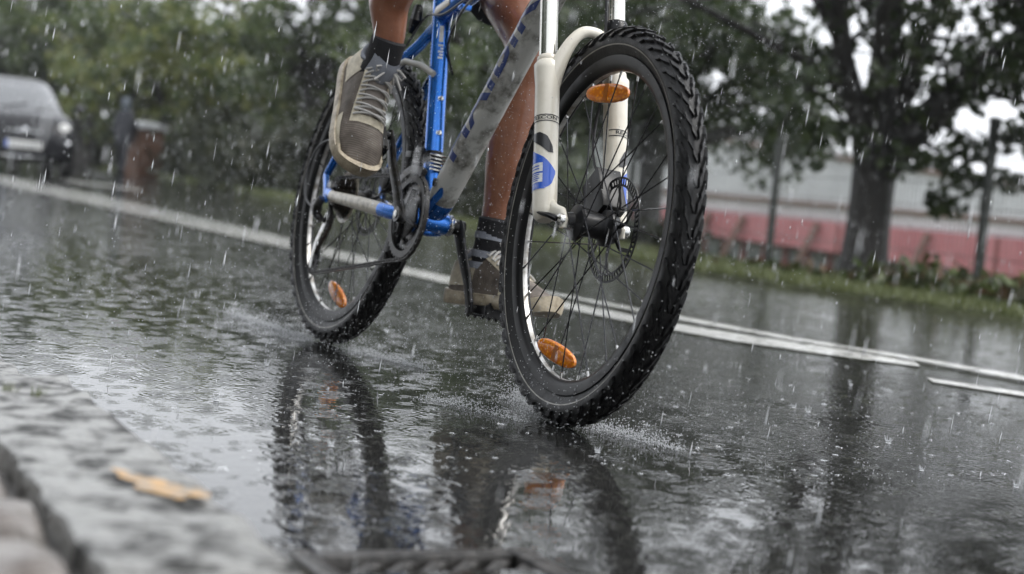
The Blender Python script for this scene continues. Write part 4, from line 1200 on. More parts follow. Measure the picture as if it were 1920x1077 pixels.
tubepart('stay_bridge', [V(.338, -.019, .606), V(.30, -.034, .622), V(.252, -.050, .628), V(.215, -.060, .612), V(.188, -.066, .584), V(.172, -.068, .555)], .0068, M['hose'], 12)
# seat tube print: block marks down the front and the side
def seat_decal(t0, t1, w0, w1, m, off=.0203):
    g = MB()
    e1 = V(math.sin(math.acos(-sdir.x)) if False else sdir.z, 0, -sdir.x)
    g.grid(lambda u, v: BB + sdir * (t0 + (t1 - t0) * u) + (e1 * math.cos(rad(w0 + (w1 - w0) * v)) - YY * math.sin(rad(w0 + (w1 - w0) * v))) * off, 3, 5)
    return g.build('seat_tube_decal', m, bike, fix=False)
seat_decal(.388, .425, 8, 34, M['white'])
for k, (q, w) in enumerate(((.350, 30), (.357, 22), (.364, 30), (.371, 16), (.378, 30))): seat_decal(q, q + .0045, 6, 6 + w, M['white'])
for k in range(7): seat_decal(.335 + k * .0085, .335 + k * .0085 + .006, 96, 112 - 4 * (k % 2), M['white'])
for t in (.262, .186):
    p = BB + sdir * t; e1 = V(sdir.z, 0, -sdir.x)
    g = MB(); g.tube([p + e1 * .0172, p + e1 * .0188, p + e1 * .0190, p + e1 * .0225, p + e1 * .0235, p + e1 * .021], [.0068, .0068, .0050, .0050, .0042, .0022], 14)
    g.build('bottle_bolt', M['steel'], bike)
# letters along the upper right of the down tube, reading towards the head
def downtube_text():
    me = text_mesh('HAIBIKE', .088)
    xs = [v.co.x for v in me.vertices]; W_ = max(xs) - min(xs); xm = (max(xs) + min(xs)) / 2
    ax = dn; up = (V(0, 0, 1) - ax * ax.z).normalized(); side = -YY
    Lt = dl.length * .66
    for v in me.vertices:
        s_ = .535 * dl.length + (v.co.x - xm) / W_ * Lt
        w = rad(13) + v.co.y / .034     # 0 = straight at the right side, 90 = top of the tube
        t = s_ / dl.length
        ra = np.interp(t, dts, [q[0] for q in dtr]) + .0008; rb = np.interp(t, dts, [q[1] for q in dtr]) + .0008
        v.co = DB + ax * s_ + up * (ra * math.sin(w)) + side * (rb * math.cos(w))
    me.materials.append(M['navy'])
    link_mesh('down_tube_lettering', me, bike)
downtube_text()

# -- drivetrain
CR = rad(118); CA = V(math.cos(CR), 0, math.sin(CR))
def ring_gear(n, ro, th, y, ri):
    g = MB(); vs = []
    N_ = n * 4
    for yy in (y - th / 2, y + th / 2):
        for k in range(N_):
            w = 2 * math.pi * k / N_; rr = ro + (-.0042, -.0012, .0016, -.0012)[k % 4]
            vs.append((rr * math.cos(w), yy, rr * math.sin(w)))
        for k in range(N_):
            w = 2 * math.pi * k / N_; vs.append((ri * math.cos(w), yy, ri * math.sin(w)))
    fs = []
    for k in range(N_):
        j = (k + 1) % N_
        fs += [(k, j, N_ + j, N_ + k), (2 * N_ + j, 2 * N_ + k, 3 * N_ + k, 3 * N_ + j), (k, 2 * N_ + k, 2 * N_ + j, j), (N_ + k, N_ + j, 3 * N_ + j, 3 * N_ + k)]
    g.add(vs, fs); return g
for n, ro, y, m in ((42, .0865, -.0505, 'chain'), (32, .0665, -.043, 'grey_metal'), (22, .046, -.036, 'grey_metal')):
    g = ring_gear(n, ro, .0028, y, ro - .016); g.xf(Matrix.Translation(BB))
    g.build('chainring', M[m], bike, smooth=False)
def crank(s_):
    d = CA if s_ < 0 else -CA
    y0, y1 = (s_ * .066, s_ * .086)
    g = MB()
    pts = [BB + YY * y0 - d * .012, BB + YY * y0, BB + YY * (y0 + s_ * .006) + d * .05, BB + YY * (y1 - s_ * .002) + d * .12, BB + YY * y1 + d * .165, BB + YY * y1 + d * .187]
    g.tube(pts, [(.013, .007), (.020, .0085), (.0150, .0080), (.0135, .0068), (.0140, .0062), (.0085, .0055)], 16, ref=d.cross(YY))
    g.tube([BB + YY * s_ * .05, BB + YY * (y0 + s_ * .010)], .0155, 16)
    o = g.build('crank_arm', M['black'] if s_ > 0 else M['grey_metal'], bike, ang=35)
    # polished edge where the shoe has rubbed
    g = MB(); e = d.cross(YY); e = e if e.x > 0 else -e
    g.tube([BB + YY * (y0 + s_ * .003) + d * .03 + e * .0145, BB + YY * (y1 - s_ * .004) + d * .11 + e * .0122, BB + YY * (y1 - s_ * .001) + d * .168 + e * .0115], [(.0045, .0028)] * 3, 8, ref=e)
    g.build('rubbed_edge', M['grey_metal'], o)
    g = MB(); g.tube([BB + YY * (y0 + s_ * .006), BB + YY * (y0 + s_ * .012), BB + YY * (y0 + s_ * .013)], [.0085, .0085, .004], 12); g.build('crank_bolt', M['steel'], o)
    if s_ < 0:
        g = MB()
        for k in range(4):
            w = CR + rad(45 + 90 * k); q = V(math.cos(w), 0, math.sin(w))
            g.tube([BB + YY * -.055 + q * .012, BB + YY * -.053 + q * .058], [(.009, .005), (.006, .004)], 8, ref=YY)
        g.lathe([(.012, -.0545), (.040, -.0535), (.043, -.052), (.040, -.047), (.012, -.046)], 36, c=tuple(BB))
        g.build('crank_spider', M['black'], bike)
    # pedal
    pc = BB + YY * (y1 + s_ * .062) + d * .175
    return pc, d, y1
PEDAL = {}
for s_ in (1, -1):
    pc, d, y1 = crank(s_); PEDAL[s_] = pc
def make_pedal(s_, pitch):
    pc = PEDAL[s_]; RM = Matrix.Translation(pc) @ Matrix.Rotation(pitch, 4, 'Y')
    g = MB(); g.tube([(0, -s_ * .062, 0), (0, -s_ * .05, 0), (0, .048 * s_, 0)], [.0085, .0075, .0065], 12)
    o = g.build('pedal', M['black'], bike, matrix=RM)
    for x in (-.044, .044):
        g = MB(); g.box((x, 0, 0), (.009, .092, .024))
        for k in range(6): g.box((x, -.04 + k * .016, .0135), (.007, .006, .006), taper=.5); g.box((x, -.04 + k * .016, -.0135), (.007, .006, .006), Matrix.Rotation(math.pi, 3, 'X'), taper=.5)
        g.build('pedal_cage', M['black'], o)
    for y in (-.044, .044):
        g = MB(); g.box((0, y, 0), (.088, .009, .018)); g.build('pedal_plate', M['black'], o)
make_pedal(1, rad(-3)); make_pedal(-1, rad(50))

# cassette
g = MB()
for k in range(8):
    ro = .0250 + .0040 * k; gg = ring_gear(int(ro * 2 * math.pi / .0127), ro, .0022, -.0525 + .0042 * k, ro - .011 if k < 6 else ro - .014); g.add(gg.v, gg.f)
g.lathe([(.018, -.052), (.018, -.022)], 20); g.xf(Matrix.Translation(HUBR)); g.build('cassette', M['rust'], bike, smooth=False)
g = MB(); g.lathe([(.062, -.0195), (.061, -.0185), (.045, -.0175), (.03, -.018)], 40); g.xf(Matrix.Translation(HUBR)); g.build('spoke_guard', M['stay'], bike)
# rear derailleur
YD = -.048
JU, JL = V(-.012, YD, .272), V(-.042, YD, .172)
g = MB()
g.tube([V(-.002, -.076, .318), V(-.016, -.078, .300), V(-.030, -.072, .284), V(-.020, -.060, .268)], [(.010, .008), (.012, .010), (.012, .010), (.010, .008)], 12)
g.box(V(-.035, -.072, .297), (.03, .018, .022), Matrix.Rotation(rad(35), 3, 'Y'))
rd_ = g.build('rear_derailleur', M['grey_metal'], bike, bevel=.002)
for off in (-.0065, .0065):
    g = MB(); g.tube([JU + V(.006, off, .014), JU + V(-.006, off, -.02), (JU + JL) / 2 + V(-.012, off, 0), JL + V(-.008, off, .012), JL + V(-.002, off, -.012)], [(.010, .0012), (.010, .0012), (.008, .0012), (.010, .0012), (.005, .0012)], 8, ref=(1, 0, 0))
    g.build('derailleur_cage', M['steel'] if off < 0 else M['black'], rd_)
for j in (JU, JL):
    g = ring_gear(11, .0225, .004, 0, .006); g.xf(Matrix.Translation(j)); g.build('jockey_wheel', M['black'], rd_, smooth=False)
# chain
def chain_path():
    P = []
    rc = .036; yc = -.0445; yr = -.0505; rb = .0875
    P += [V(rc * math.cos(w), yc, R + rc * math.sin(w)) for w in [rad(200 - 10 * k) for k in range(12)]]
    P += [BB + V(rb * math.cos(w), yr, rb * math.sin(w)) for w in [rad(94 - 9 * k) for k in range(21)]]
    P += [JL + V(.0235 * math.cos(w), 0, .0235 * math.sin(w)) for w in [rad(-80 - 20 * k) for k in range(9)]]
    P += [JU + V(.0235 * math.cos(w), 0, .0235 * math.sin(w)) for w in [rad(-60 + 20 * k) for k in range(8)]]
    P.append(P[0]); return P
def resample(P, step):
    out = [P[0]]; acc = 0
    for a, b in zip(P[:-1], P[1:]):
        L = (b - a).length; t = step - acc
        while t <= L: out.append(a.lerp(b, t / L)); t += step
        acc = (acc + L) % step
    return out
g = MB(); cp = resample(chain_path(), .0127)
for i in range(len(cp) - 1):
    d = (cp[i + 1] - cp[i]); Rm = d.to_track_quat('X', 'Y').to_matrix(); c = (cp[i] + cp[i + 1]) / 2
    wd = .0066 if i % 2 else .0048
    for s_ in (-1, 1):
        g.box(c + Rm @ V(0, s_ * wd / 2, 0), (.0150, .0011, .0078), Rm)
    g.tube([cp[i] - Rm @ V(0, .0036, 0), cp[i] + Rm @ V(0, .0036, 0)], .0036, 6)
g.build('chain', M['chain'], bike, smooth=False)['kind'] = 'stuff'
# front derailleur
g = MB(); p = BB + sdir * .135
g.tube([p + sdir * -.012, p + sdir * .012], .0212, 20); g.box(p + V(-.022, -.016, .004), (.028, .024, .03)); g.box(p + V(-.03, -.034, .0), (.03, .02, .014))
fd_ = g.build('front_derailleur', M['black'], bike, bevel=.002)
for k in range(5):
    q = BB + sdir * (.143 - k * .008); g = MB(); g.tube([q + V(.021 + .001 * k, -.018, 0), q + V(.026, .0, .0), q + V(.019, .018, 0)], .0026, 6); g.build('clamp_rib', M['steel'], fd_)
for off in (-.0055, .0055):
    g = MB()
    def fdc(u, v, off=off):
        w = rad(68 + 62 * u); rr = .088 + .016 * v; return BB + V(rr * math.cos(w), -.0505 + off, rr * math.sin(w))
    g.grid(fdc, 8, 2); g.grid(lambda u, v, off=off: Vector(fdc(u, v)) + V(0, .0012, 0), 8, 2); g.build('derailleur_cage', M['grey_metal'], fd_, fix=False)
# rear caliper
g = MB(); cpos = HUBR + V(.075, .046, .05); g.box(cpos, (.05, .036, .04), Matrix.Rotation(rad(30), 3, 'Y')); g.box(cpos + V(.01, .014, -.02), (.05, .014, .02)); g.build('brake_caliper', M['black'], bike, bevel=.003)
# cables
def cable(pts, r=.0026, m='cable', name='cable'):
    # smooth curve through the points
    pts = [Vector(p) for p in pts]; out = []
    for i in range(len(pts) - 1):
        p0, p1, p2, p3 = pts[max(0, i - 1)], pts[i], pts[i + 1], pts[min(len(pts) - 1, i + 2)]
        for k in range(6):
            t = k / 6
            out.append(.5 * ((2 * p1) + (-p0 + p2) * t + (2 * p0 - 5 * p1 + 4 * p2 - p3) * t * t + (-p0 + 3 * p1 - 3 * p2 + p3) * t ** 3))
    out.append(pts[-1]); g = MB(); g.tube(out, r, 6); return g.build(name, M[m], bike)
cable([V(.035, -.070, .445), V(-.03, -.072, .452), V(-.095, -.076, .43), V(-.125, -.078, .37), V(-.10, -.078, .315), V(-.045, -.074, .292)], name='gear_cable')
cable([TA.lerp(TB, .95) + V(0, -.014, -.026), TA.lerp(TB, .62) + V(0, -.016, -.027), TA.lerp(TB, .33) + V(0, -.018, -.032), TA.lerp(TB, .20) + V(0, -.012, -.05), BB + sdir * .385 + V(.03, .004, 0), BB + sdir * .33 + V(.008, .03, 0)], name='gear_cable')
cable([TA.lerp(TB, .4) + V(0, -.021, -.022), TA.lerp(TB, .12) + V(0, -.022, -.022), BB + sdir * .44 + V(-.03, -.024, .01), V(.22, -.047, .655), V(.16, -.056, .612), V(.10, -.064, .545), V(.04, -.071, .45)], name='gear_cable')
cable([DB + dl * .95 + V(0, -.03, .01), DB + dl * .93 + V(.03, -.04, .12), V(.86, -.06, 1.0), V(.84, -.14, 1.04)], name='gear_cable')
g = MB(); g.box(TA.lerp(TB, .22) + V(0, -.006, -.026), (.022, .022, .012)); g.build('cable_stop', M['blue'], bike, bevel=.002)
g = MB(); g.tube([V(.205, -.030, .70), V(.23, -.036, .722), V(.215, -.03, .752)], [.010, .014, .010], 8); g.build('cable_guide', M['black'], bike)
g = MB(); g.tube([BB + V(.055, -.031, .07), BB + V(.062, -.034, .082)], .005, 10); g.build('tube_plug', M['steel'], bike)

# saddle, post, stem and bar, above the picture but mirrored in the road
tubepart('seat_post', [BB + sdir * .5, BB + sdir * .68], .0152, M['black'])
tubepart('seat_clamp', [BB + sdir * .492, BB + sdir * .515], .0215, M['black'])
sp_ = BB + sdir * .70
g = MB(); g.tube([sp_ + V(-.14, 0, .02), sp_ + V(-.11, 0, .012), sp_ + V(-.03, 0, .008), sp_ + V(.06, 0, .008), sp_ + V(.13, 0, .004)], [(.02, .05), (.028, .075), (.024, .05), (.02, .022), (.012, .014)], 14, ref=(0, 0, 1)); g.build('saddle', M['leafpad'], bike)
g = MB(); g.tube([HT, HT + U * .05, HT + U * .052 + FWX * .05 + U * .01, HT + U * .06 + FWX * .09], [.02, .02, .016, .018], 12); g.build('stem', M['black'], bike, matrix=STEER)
HBAR = HT + U * .06 + FWX * .092
g = MB(); g.tube([HBAR + V(-.045, -.32, .03), HBAR + V(-.02, -.2, .025), HBAR + V(0, -.06, 0), HBAR + V(0, .06, 0), HBAR + V(-.02, .2, .025), HBAR + V(-.045, .32, .03)], .0135, 12); g.build('handlebar', M['black'], bike, matrix=STEER)
for s_ in (1, -1):
    g = MB(); g.tube([HBAR + V(-.03, s_ * .2, .027), HBAR + V(-.045, s_ * .325, .031)], .0165, 12); g.build('grip', M['rubber'], bike, matrix=STEER)
    g = MB(); g.tube([HBAR + V(-.02, s_ * .18, .02), HBAR + V(.02, s_ * .2, .0), HBAR + V(.03, s_ * .27, -.01)], [.009, .006, .005], 8); g.build('brake_lever', M['black'], bike, matrix=STEER)

# ------------------------------------------------------------------ the rider
rider = empty('person', (0, 0, 0), (LEAN, 0, 0))
setp(rider, 'bare legged cyclist in grey trainers and black socks pedalling the mountain bike', 'person')
g = MB()
def limb(pts, rr, n=18, ref=(1, 0, 0)): g.tube(pts, rr, n, ref=ref)
# right leg: ankle, calf, knee, thigh (the muscle lies behind the shin)
SL = .296    # shoe length
def shoe_frame(heel, d, n):
    d = d.normalized(); n = (n - d * n.dot(d)).normalized(); y = n.cross(d)
    return Matrix(((d.x, y.x, n.x, heel.x), (d.y, y.y, n.y, heel.y), (d.z, y.z, n.z, heel.z), (0, 0, 0, 1)))
def pitch_dir(p, out):  # pitched down by p, turned out by out (positive = to the left)
    return V(math.cos(p) * math.cos(out), math.cos(p) * math.sin(out), -math.sin(p))
dR = pitch_dir(rad(57), rad(-11)); toeR = V(.422, -.194, .362)
FR = shoe_frame(toeR - dR * SL * .885, dR, V(0, .13, 1)) @ Matrix.Diagonal((.885, 1, 1, 1))
nR = Vector(FR.col[2][:3]).normalized()
A = FR @ V(.072, 0, .118)
A, K, Hp = A, V(.550, -.205, .985), V(.10, -.09, 1.03)
limb([A - nR * .05 + dR * .012, A, A + V(.010, -.001, .05), V(.428, -.182, .70), V(.468, -.188, .76), V(.502, -.193, .83), V(.53, -.20, .91), K, K + V(.01, 0, .03)],
     [(.030, .028), (.031, .029), (.034, .031), (.043, .040), (.051, .048), (.054, .051), (.052, .050), (.054, .052), (.03, .03)])
limb([K + V(.01, 0, .015), K.lerp(Hp, .15) + V(0, 0, .01), K.lerp(Hp, .5), K.lerp(Hp, .85), Hp], [.048, .056, .074, .088, .085])
# left leg
A2, K2, Hp2 = V(.452, .132, .245), V(.478, .118, .690), V(.10, .09, 1.03)
limb([A2 + V(.0, 0, -.05), A2, V(.458, .132, .30), V(.462, .131, .37), V(.462, .128, .45), V(.462, .125, .535), V(.468, .121, .615), K2, K2 + V(.02, 0, .03)],
     [(.033, .031), (.033, .031), (.034, .032), (.039, .036), (.050, .045), (.056, .050), (.052, .048), (.055, .052), (.03, .03)])
limb([K2 + V(.01, 0, .0), K2.lerp(Hp2, .12) + V(0, 0, .01), K2.lerp(Hp2, .5), K2.lerp(Hp2, .85), Hp2], [.050, .058, .074, .088, .085])
# feet inside the shoes
# torso, head, arms
limb([V(.02, 0, .98), V(.06, 0, 1.04), V(.14, 0, 1.16), V(.25, 0, 1.29), V(.35, 0, 1.40), V(.41, 0, 1.46), V(.46, 0, 1.52)], [(.09, .13), (.12, .165), (.11, .15), (.115, .165), (.11, .18), (.07, .10), (.052, .052)], 20, (0, 0, 1))
limb([V(.44, 0, 1.49), V(.48, 0, 1.56), V(.505, 0, 1.62), V(.50, 0, 1.69), V(.48, 0, 1.73)], [.052, .075, .092, .080, .03], 18)
g.tube([V(.585, 0, 1.61), V(.605, 0, 1.595)], [.016, .012], 8)
for s_ in (1, -1):
    g.tube([V(.495, s_ * .088, 1.62), V(.49, s_ * .10, 1.635)], [.02, .012], 8)
    hand = STEER @ (HBAR + V(-.038, s_ * .265, .036))
    sh, el = V(.36, s_ * .19, 1.42), V(.52, s_ * .36, 1.20)
    limb([sh, sh.lerp(el, .5), el], [.055, .045, .038]); limb([el, el.lerp(hand, .3), el.lerp(hand, .85)], [.040, .040, .026])
    g.tube([el.lerp(hand, .85), hand + V(-.02, 0, .02), hand + V(.02, 0, .02)], [(.018, .027), (.015, .042), (.012, .040)], 10, ref=(0, 0, 1))
    for k in range(4):
        y = s_ * (-.030 + .020 * k); L = (.9, 1, .95, .8)[k]
        g.tube([hand + V(.015, y, .022), hand + V(.038 * L, y, .012), hand + V(.040 * L, y, -.012), hand + V(.022 * L, y, -.028)], [.0105, .0095, .009, .008], 8)
    g.tube([hand + V(-.01, -s_ * .035, .012), hand + V(.0, -s_ * .05, -.006), hand + V(.016, -s_ * .052, -.024)], [.012, .0105, .009], 8)
remesh_obj('body', g, .0075, M['skin'], rider, 5)
# clothes out of the picture
g = MB()
for K_, H_ in ((K, Hp), (K2, Hp2)): g.tube([K_.lerp(H_, .35), K_.lerp(H_, .6), H_ + V(-.01, 0, 0)], [.088, .098, .105], 18)
g.tube([V(.0, 0, .96), V(.05, 0, 1.03), V(.11, 0, 1.12)], [(.10, .15), (.135, .18), (.12, .165)], 20, ref=(0, 0, 1)); g.build('shorts', M['shorts'], rider)
g = MB(); g.tube([V(.07, 0, 1.06), V(.14, 0, 1.16), V(.25, 0, 1.29), V(.35, 0, 1.40), V(.41, 0, 1.46)], [(.13, .175), (.125, .165), (.13, .18), (.125, .195), (.08, .11)], 22, ref=(0, 0, 1))
for s_ in (1, -1): g.tube([V(.35, s_ * .16, 1.415), V(.36, s_ * .20, 1.42), V(.44, s_ * .27, 1.31)], [.06, .066, .060], 14)
g.build('shirt', M['shirt'], rider)
g = MB(); g.tube([V(.44, 0, 1.60), V(.465, 0, 1.66), V(.475, 0, 1.715), V(.47, 0, 1.745)], [.085, .098, .085, .03], 18); g.build('hair', M['hair'], rider)

# socks
def sock(pts, rr, m, name='sock'):
    gg = MB(); gg.tube(pts, rr, 20, ref=(1, 0, 0), mats=[1, 1, 1, 1, 1] if len(pts) == 5 else None); return gg.build(name, m, rider)
s1 = sock([A - nR * .055 + dR * .012, A - nR * .03 + dR * .008, A - nR * .008, A + V(.010, -.001, .046), A + V(.0105, -.001, .048)], [(.034, .034), (.036, .035), (.036, .0345), (.0370, .0350), (.032, .030)], [M['sockw'], M['sock']])
s2 = sock([V(.446, .132, .200), V(.450, .132, .23), V(.455, .132, .26), V(.459, .132, .295), V(.462, .131, .335), V(.462, .131, .338)], [(.042, .036), (.0385, .0355), (.0375, .0355), (.0385, .0365), (.0415, .0385), (.036, .034)], [M['sock']])
for z in (.238, .262, .300):
    g = MB(); k = (z - .2) / .135; c = V(.446, .132, .2).lerp(V(.462, .131, .335), k)
    g.tube([c + V(0, 0, -.007), c + V(0, 0, .007)], [(.0405, .0378)] * 2, 20, ref=(1, 0, 0), cap=False); g.build('sock_band', M['sockw'], s2)

# shoes: local axes x heel to toe, y to the left, z up from the sole
SU = [0, .03, .08, .16, .26, .36, .48, .60, .72, .82, .90, .955, .985, 1.0]
SWL = [.012, .028, .035, .038, .039, .0395, .041, .0455, .0500, .0495, .0440, .033, .020, .004]
SH = [.070, .102, .114, .122, .130, .122, .100, .080, .065, .053, .045, .036, .027, .018]
SL = .296
def shoe(parent, mtx, inner):
    # inner: +1 when the big-toe side lies towards +y
    def P(u, ph, off=0.0):
        w = float(np.interp(u, SU, SWL)) + off; h = float(np.interp(u, SU, SH)) + off
        c, s_ = math.cos(ph), math.sin(ph)
        e = .80
        y = w * math.copysign(abs(c) ** e, c); z = .022 + (h - .022) * abs(s_) ** e
        bend = inner * .014 * max(0, u - .45) ** 1.3 * 2
        x = SL * u + (off if u > .9 else 0)
        return V(x, y + bend, z)
    us = [i / 44 for i in range(45)]; us[-1] = .999
    g = MB(); g.grid(lambda a, b: P(us[int(round(a * 44))], math.pi * b), 44, 28)
    sh = g.build('shoe', M['shoe'], parent, matrix=mtx, ang=80)
    # sole: follows the outline, thick, with the toe wrapped up
    def outline(u, off):
        w = float(np.interp(u, SU, SWL)) + off; bend = inner * .014 * max(0, u - .45) ** 1.3 * 2; return w, bend
    g = MB(); uu = [i / 40 for i in range(41)]
    rows = []
    for u in uu:
        w, bd = outline(u, .0045); x = -.006 + (SL + .013) * u
        toe = max(0, (u - .80) / .2); spring = .012 * toe ** 2
        zt = .026 + .016 * toe ** 2 + .006 * max(0, 1 - u / .12)
        rows.append([(x, w * .90 + bd, spring), (x, w + bd, spring + .006), (x, w * 1.03 + bd, .014 + spring), (x, w + bd, zt), (x, (w - .006) + bd, zt + .001), (x, -(w - .006) + bd, zt + .001), (x, -w + bd, zt), (x, -w * 1.03 + bd, .014 + spring), (x, -w + bd, spring + .006), (x, -w * .90 + bd, spring)])
    n = 10; g.v = [p for r_ in rows for p in r_]
    for i in range(len(rows) - 1):
        for k in range(n): g.f.append((i * n + k, i * n + (k + 1) % n, (i + 1) * n + (k + 1) % n, (i + 1) * n + k)); g.m.append(0)
    g.f += [tuple(range(n)), tuple((len(rows) - 1) * n + k for k in range(n - 1, -1, -1))]; g.m += [0, 0]
    g.build('sole', M['sole'], sh, ang=50)
    # toe bumper lip
    g = MB(); g.tube([P(.86 + .139 * (1 - abs(2 * t - 1) ** 1.6), math.pi * (.06 + .0 * t) if t < .5 else math.pi * .94, .003) if abs(t - .5) > .02 else P(.9985, math.pi * .5, .003) for t in [i / 20 for i in range(21)]], (.0035), 8)
    g.build('toe_lip', M['sole'], sh)
    # lace panel: cream U around the lacing
    def panel(ph0, ph1, u0, u1, m, name, off=.0016, nu=14, nv=4):
        gg = MB(); gg.grid(lambda a, b: P(u0 + (u1 - u0) * a, ph0 + (ph1 - ph0) * b, off), nu, nv); return gg.build(name, m, sh, fix=False)
    for q0, q1 in ((rad(46), rad(64)), (rad(116), rad(134))): panel(q0, q1, .29, .665, M['cream_shoe'], 'eyestay')
    panel(rad(46), rad(134), .645, .70, M['cream_shoe'], 'eyestay_front', off=.0019)
    panel(rad(66), rad(114), .27, .64, M['tongue'], 'tongue', off=.0007)
    for q0, q1 in ((rad(6), rad(44)), (rad(136), rad(174))): panel(q0, q1, .02, .30, M['cream_shoe'], 'heel_counter', off=.0014)
    for q0, q1 in ((rad(3), rad(20)), (rad(160), rad(177))): panel(q0, q1, .60, .90, M['cream_shoe'], 'side_overlay', off=.0012)
    g = MB(); rise = [(.128, .112), (.126, .124), (.122, .136), (.117, .146), (.111, .153)]
    g.grid(lambda a, b: V(np.interp(a, [0, .25, .5, .75, 1], [q[0] for q in rise]) - .034 * (2 * b - 1) ** 2, .031 * (2 * b - 1), np.interp(a, [0, .25, .5, .75, 1], [q[1] for q in rise]) - .012 * (2 * b - 1) ** 2), 8, 8)
    g.grid(lambda a, b: V(np.interp(a, [0, .25, .5, .75, 1], [q[0] for q in rise]) - .007 - .034 * (2 * b - 1) ** 2, .030 * (2 * b - 1), np.interp(a, [0, .25, .5, .75, 1], [q[1] for q in rise]) - .012 * (2 * b - 1) ** 2 - .002), 8, 8)
    g.build('tongue_top', M['sockw'], sh, fix=False)
    # collar
    g = MB(); col = []
    for k in range(28):
        w = 2 * math.pi * k / 28
        u = .165 + .125 * math.cos(w); ph = rad(90) + rad(50) * math.sin(w)
        col.append(P(u, ph, .003))
    g.tube(col, .0055, 8, close=True); g.build('collar', M['sockw'], sh)
    # laces
    rowsu = [.335, .395, .455, .515, .575, .618]
    for i, u in enumerate(rowsu):
        for s_ in (0, 1):
            a0, a1 = (rad(52), rad(128)) if s_ == 0 else (rad(128), rad(52))
            u2 = u + .036
            pts = [P(u + (u2 - u) * t, a0 + (a1 - a0) * t, .0045 + .0022 * math.sin(math.pi * t) + .0012 * s_) for t in [k / 8 for k in range(9)]]
            gg = MB(); gg.tube(pts, (.0026), 7); gg.build('lace', M['lace'], sh)
    c = P(.330, rad(84), .010)
    for s_ in (-1, 1):
        gg = MB(); gg.tube([c, c + V(.006, s_ * .016, .012), c + V(.012, s_ * .032, .006), c + V(.016, s_ * .028, -.002), c + V(.008, s_ * .012, .002), c], .0024, 7); gg.build('lace_bow', M['lace'], sh)
        gg = MB(); gg.tube([c, c + V(.02, s_ * .014, .004), c + V(.040, s_ * .030, -.006)], .0023, 7); gg.build('lace_end', M['lace'], sh)
    return sh
shoe(rider, FR, +1)
dL = pitch_dir(rad(-3), rad(17)); heelL = V(.378, .110, .150)
FL = shoe_frame(heelL, dL, V(0, 0, 1)); shoe(rider, FL, -1)

# ------------------------------------------------------------------ unseen trees behind the pavement, added to darken the bike's near side
def unseen_shade_wood():
    rs = np.random.RandomState(55); n = 12000
    s = rs.uniform(-9, 16, n); hb = 8.5 + 1.5 * np.sin(s * .7) + 1.0 * np.sin(s * 1.9)
    l = -9.5 + rs.normal(0, 1.4, n); z = 1.0 + (hb - 1.0) * rs.uniform(0, 1, n)
    c = np.stack([s * RD.x + l * RN.x, s * RD.y + l * RN.y, z], 1)
    v, f = leaves(c, .34, rs, aspect=1.3)
    o = link_mesh('unseen_shade_wood', quick_mesh('unseen_shade_wood', v, f, [M['leaf_dark']])); setp(o, 'unseen row of tall trees added behind the pavement to shade the bike', 'wood', kind='stuff')
unseen_shade_wood()

# ------------------------------------------------------------------ rain, spray and splashes
def rain():
    rs = np.random.RandomState(31)
    n = 46000
    # falls through the whole stretch of road in view
    x = 2.3 - 13 * rs.uniform(0, 1, n) ** 1.25; y = rs.uniform(-1.6, 10, n); z = rs.uniform(0, 2.6, n)
    c = np.stack([x, y, z], 1)
    keep = np.linalg.norm(c - np.array(CAM)[None, :], axis=1) > 1.0
    c = c[keep]; n = len(c)
    d = np.array([-.045, -.085, -1.0]); d = d[None, :] + rs.normal(0, .02, (n, 3)); d /= np.linalg.norm(d, axis=1)[:, None]
    L = (.007 + .034 * rs.uniform(0, 1, n) ** 2)[:, None]; r = (.0005 + .0012 * rs.uniform(0, 1, n) ** 1.6)[:, None]
    e1 = np.cross(d, [1, 0, 0]); e1 /= np.linalg.norm(e1, axis=1)[:, None]; e2 = np.cross(d, e1)
    v = np.empty((n, 6, 3)); v[:, 0] = c - d * L / 2; v[:, 5] = c + d * L / 2
    for k, (a, b) in enumerate(((1, 0), (0, 1), (-1, 0), (0, -1))): v[:, 1 + k] = c + (e1 * a + e2 * b) * r + d * L * .22
    base = np.array([(0, 1, 2), (0, 2, 3), (0, 3, 4), (0, 4, 1), (5, 2, 1), (5, 3, 2), (5, 4, 3), (5, 1, 4)])
    f = (np.arange(n) * 6)[:, None, None] + base[None]
    o = link_mesh('rain', quick_mesh('rain', v.reshape(-1, 3), f.reshape(-1, 3), [M['rain']], smooth=True)); setp(o, 'slanting drops of heavy rain falling over the road', 'rain', kind='stuff')
rain()
def drops(name, c, r, label, sx=None):
    n = len(c); base_v = np.array([(1, 0, 0), (-1, 0, 0), (0, 1, 0), (0, -1, 0), (0, 0, 1), (0, 0, -1)], float)
    f0 = np.array([(0, 2, 4), (2, 1, 4), (1, 3, 4), (3, 0, 4), (2, 0, 5), (1, 2, 5), (3, 1, 5), (0, 3, 5)])
    v = c[:, None, :] + base_v[None] * r[:, None, None] * (np.ones(3) if sx is None else np.array(sx))[None, None]
    f = (np.arange(n) * 6)[:, None, None] + f0[None]
    o = link_mesh(name, quick_mesh(name, v.reshape(-1, 3), f.reshape(-1, 3), [M['rain']], smooth=True)); setp(o, label, name, kind='stuff')
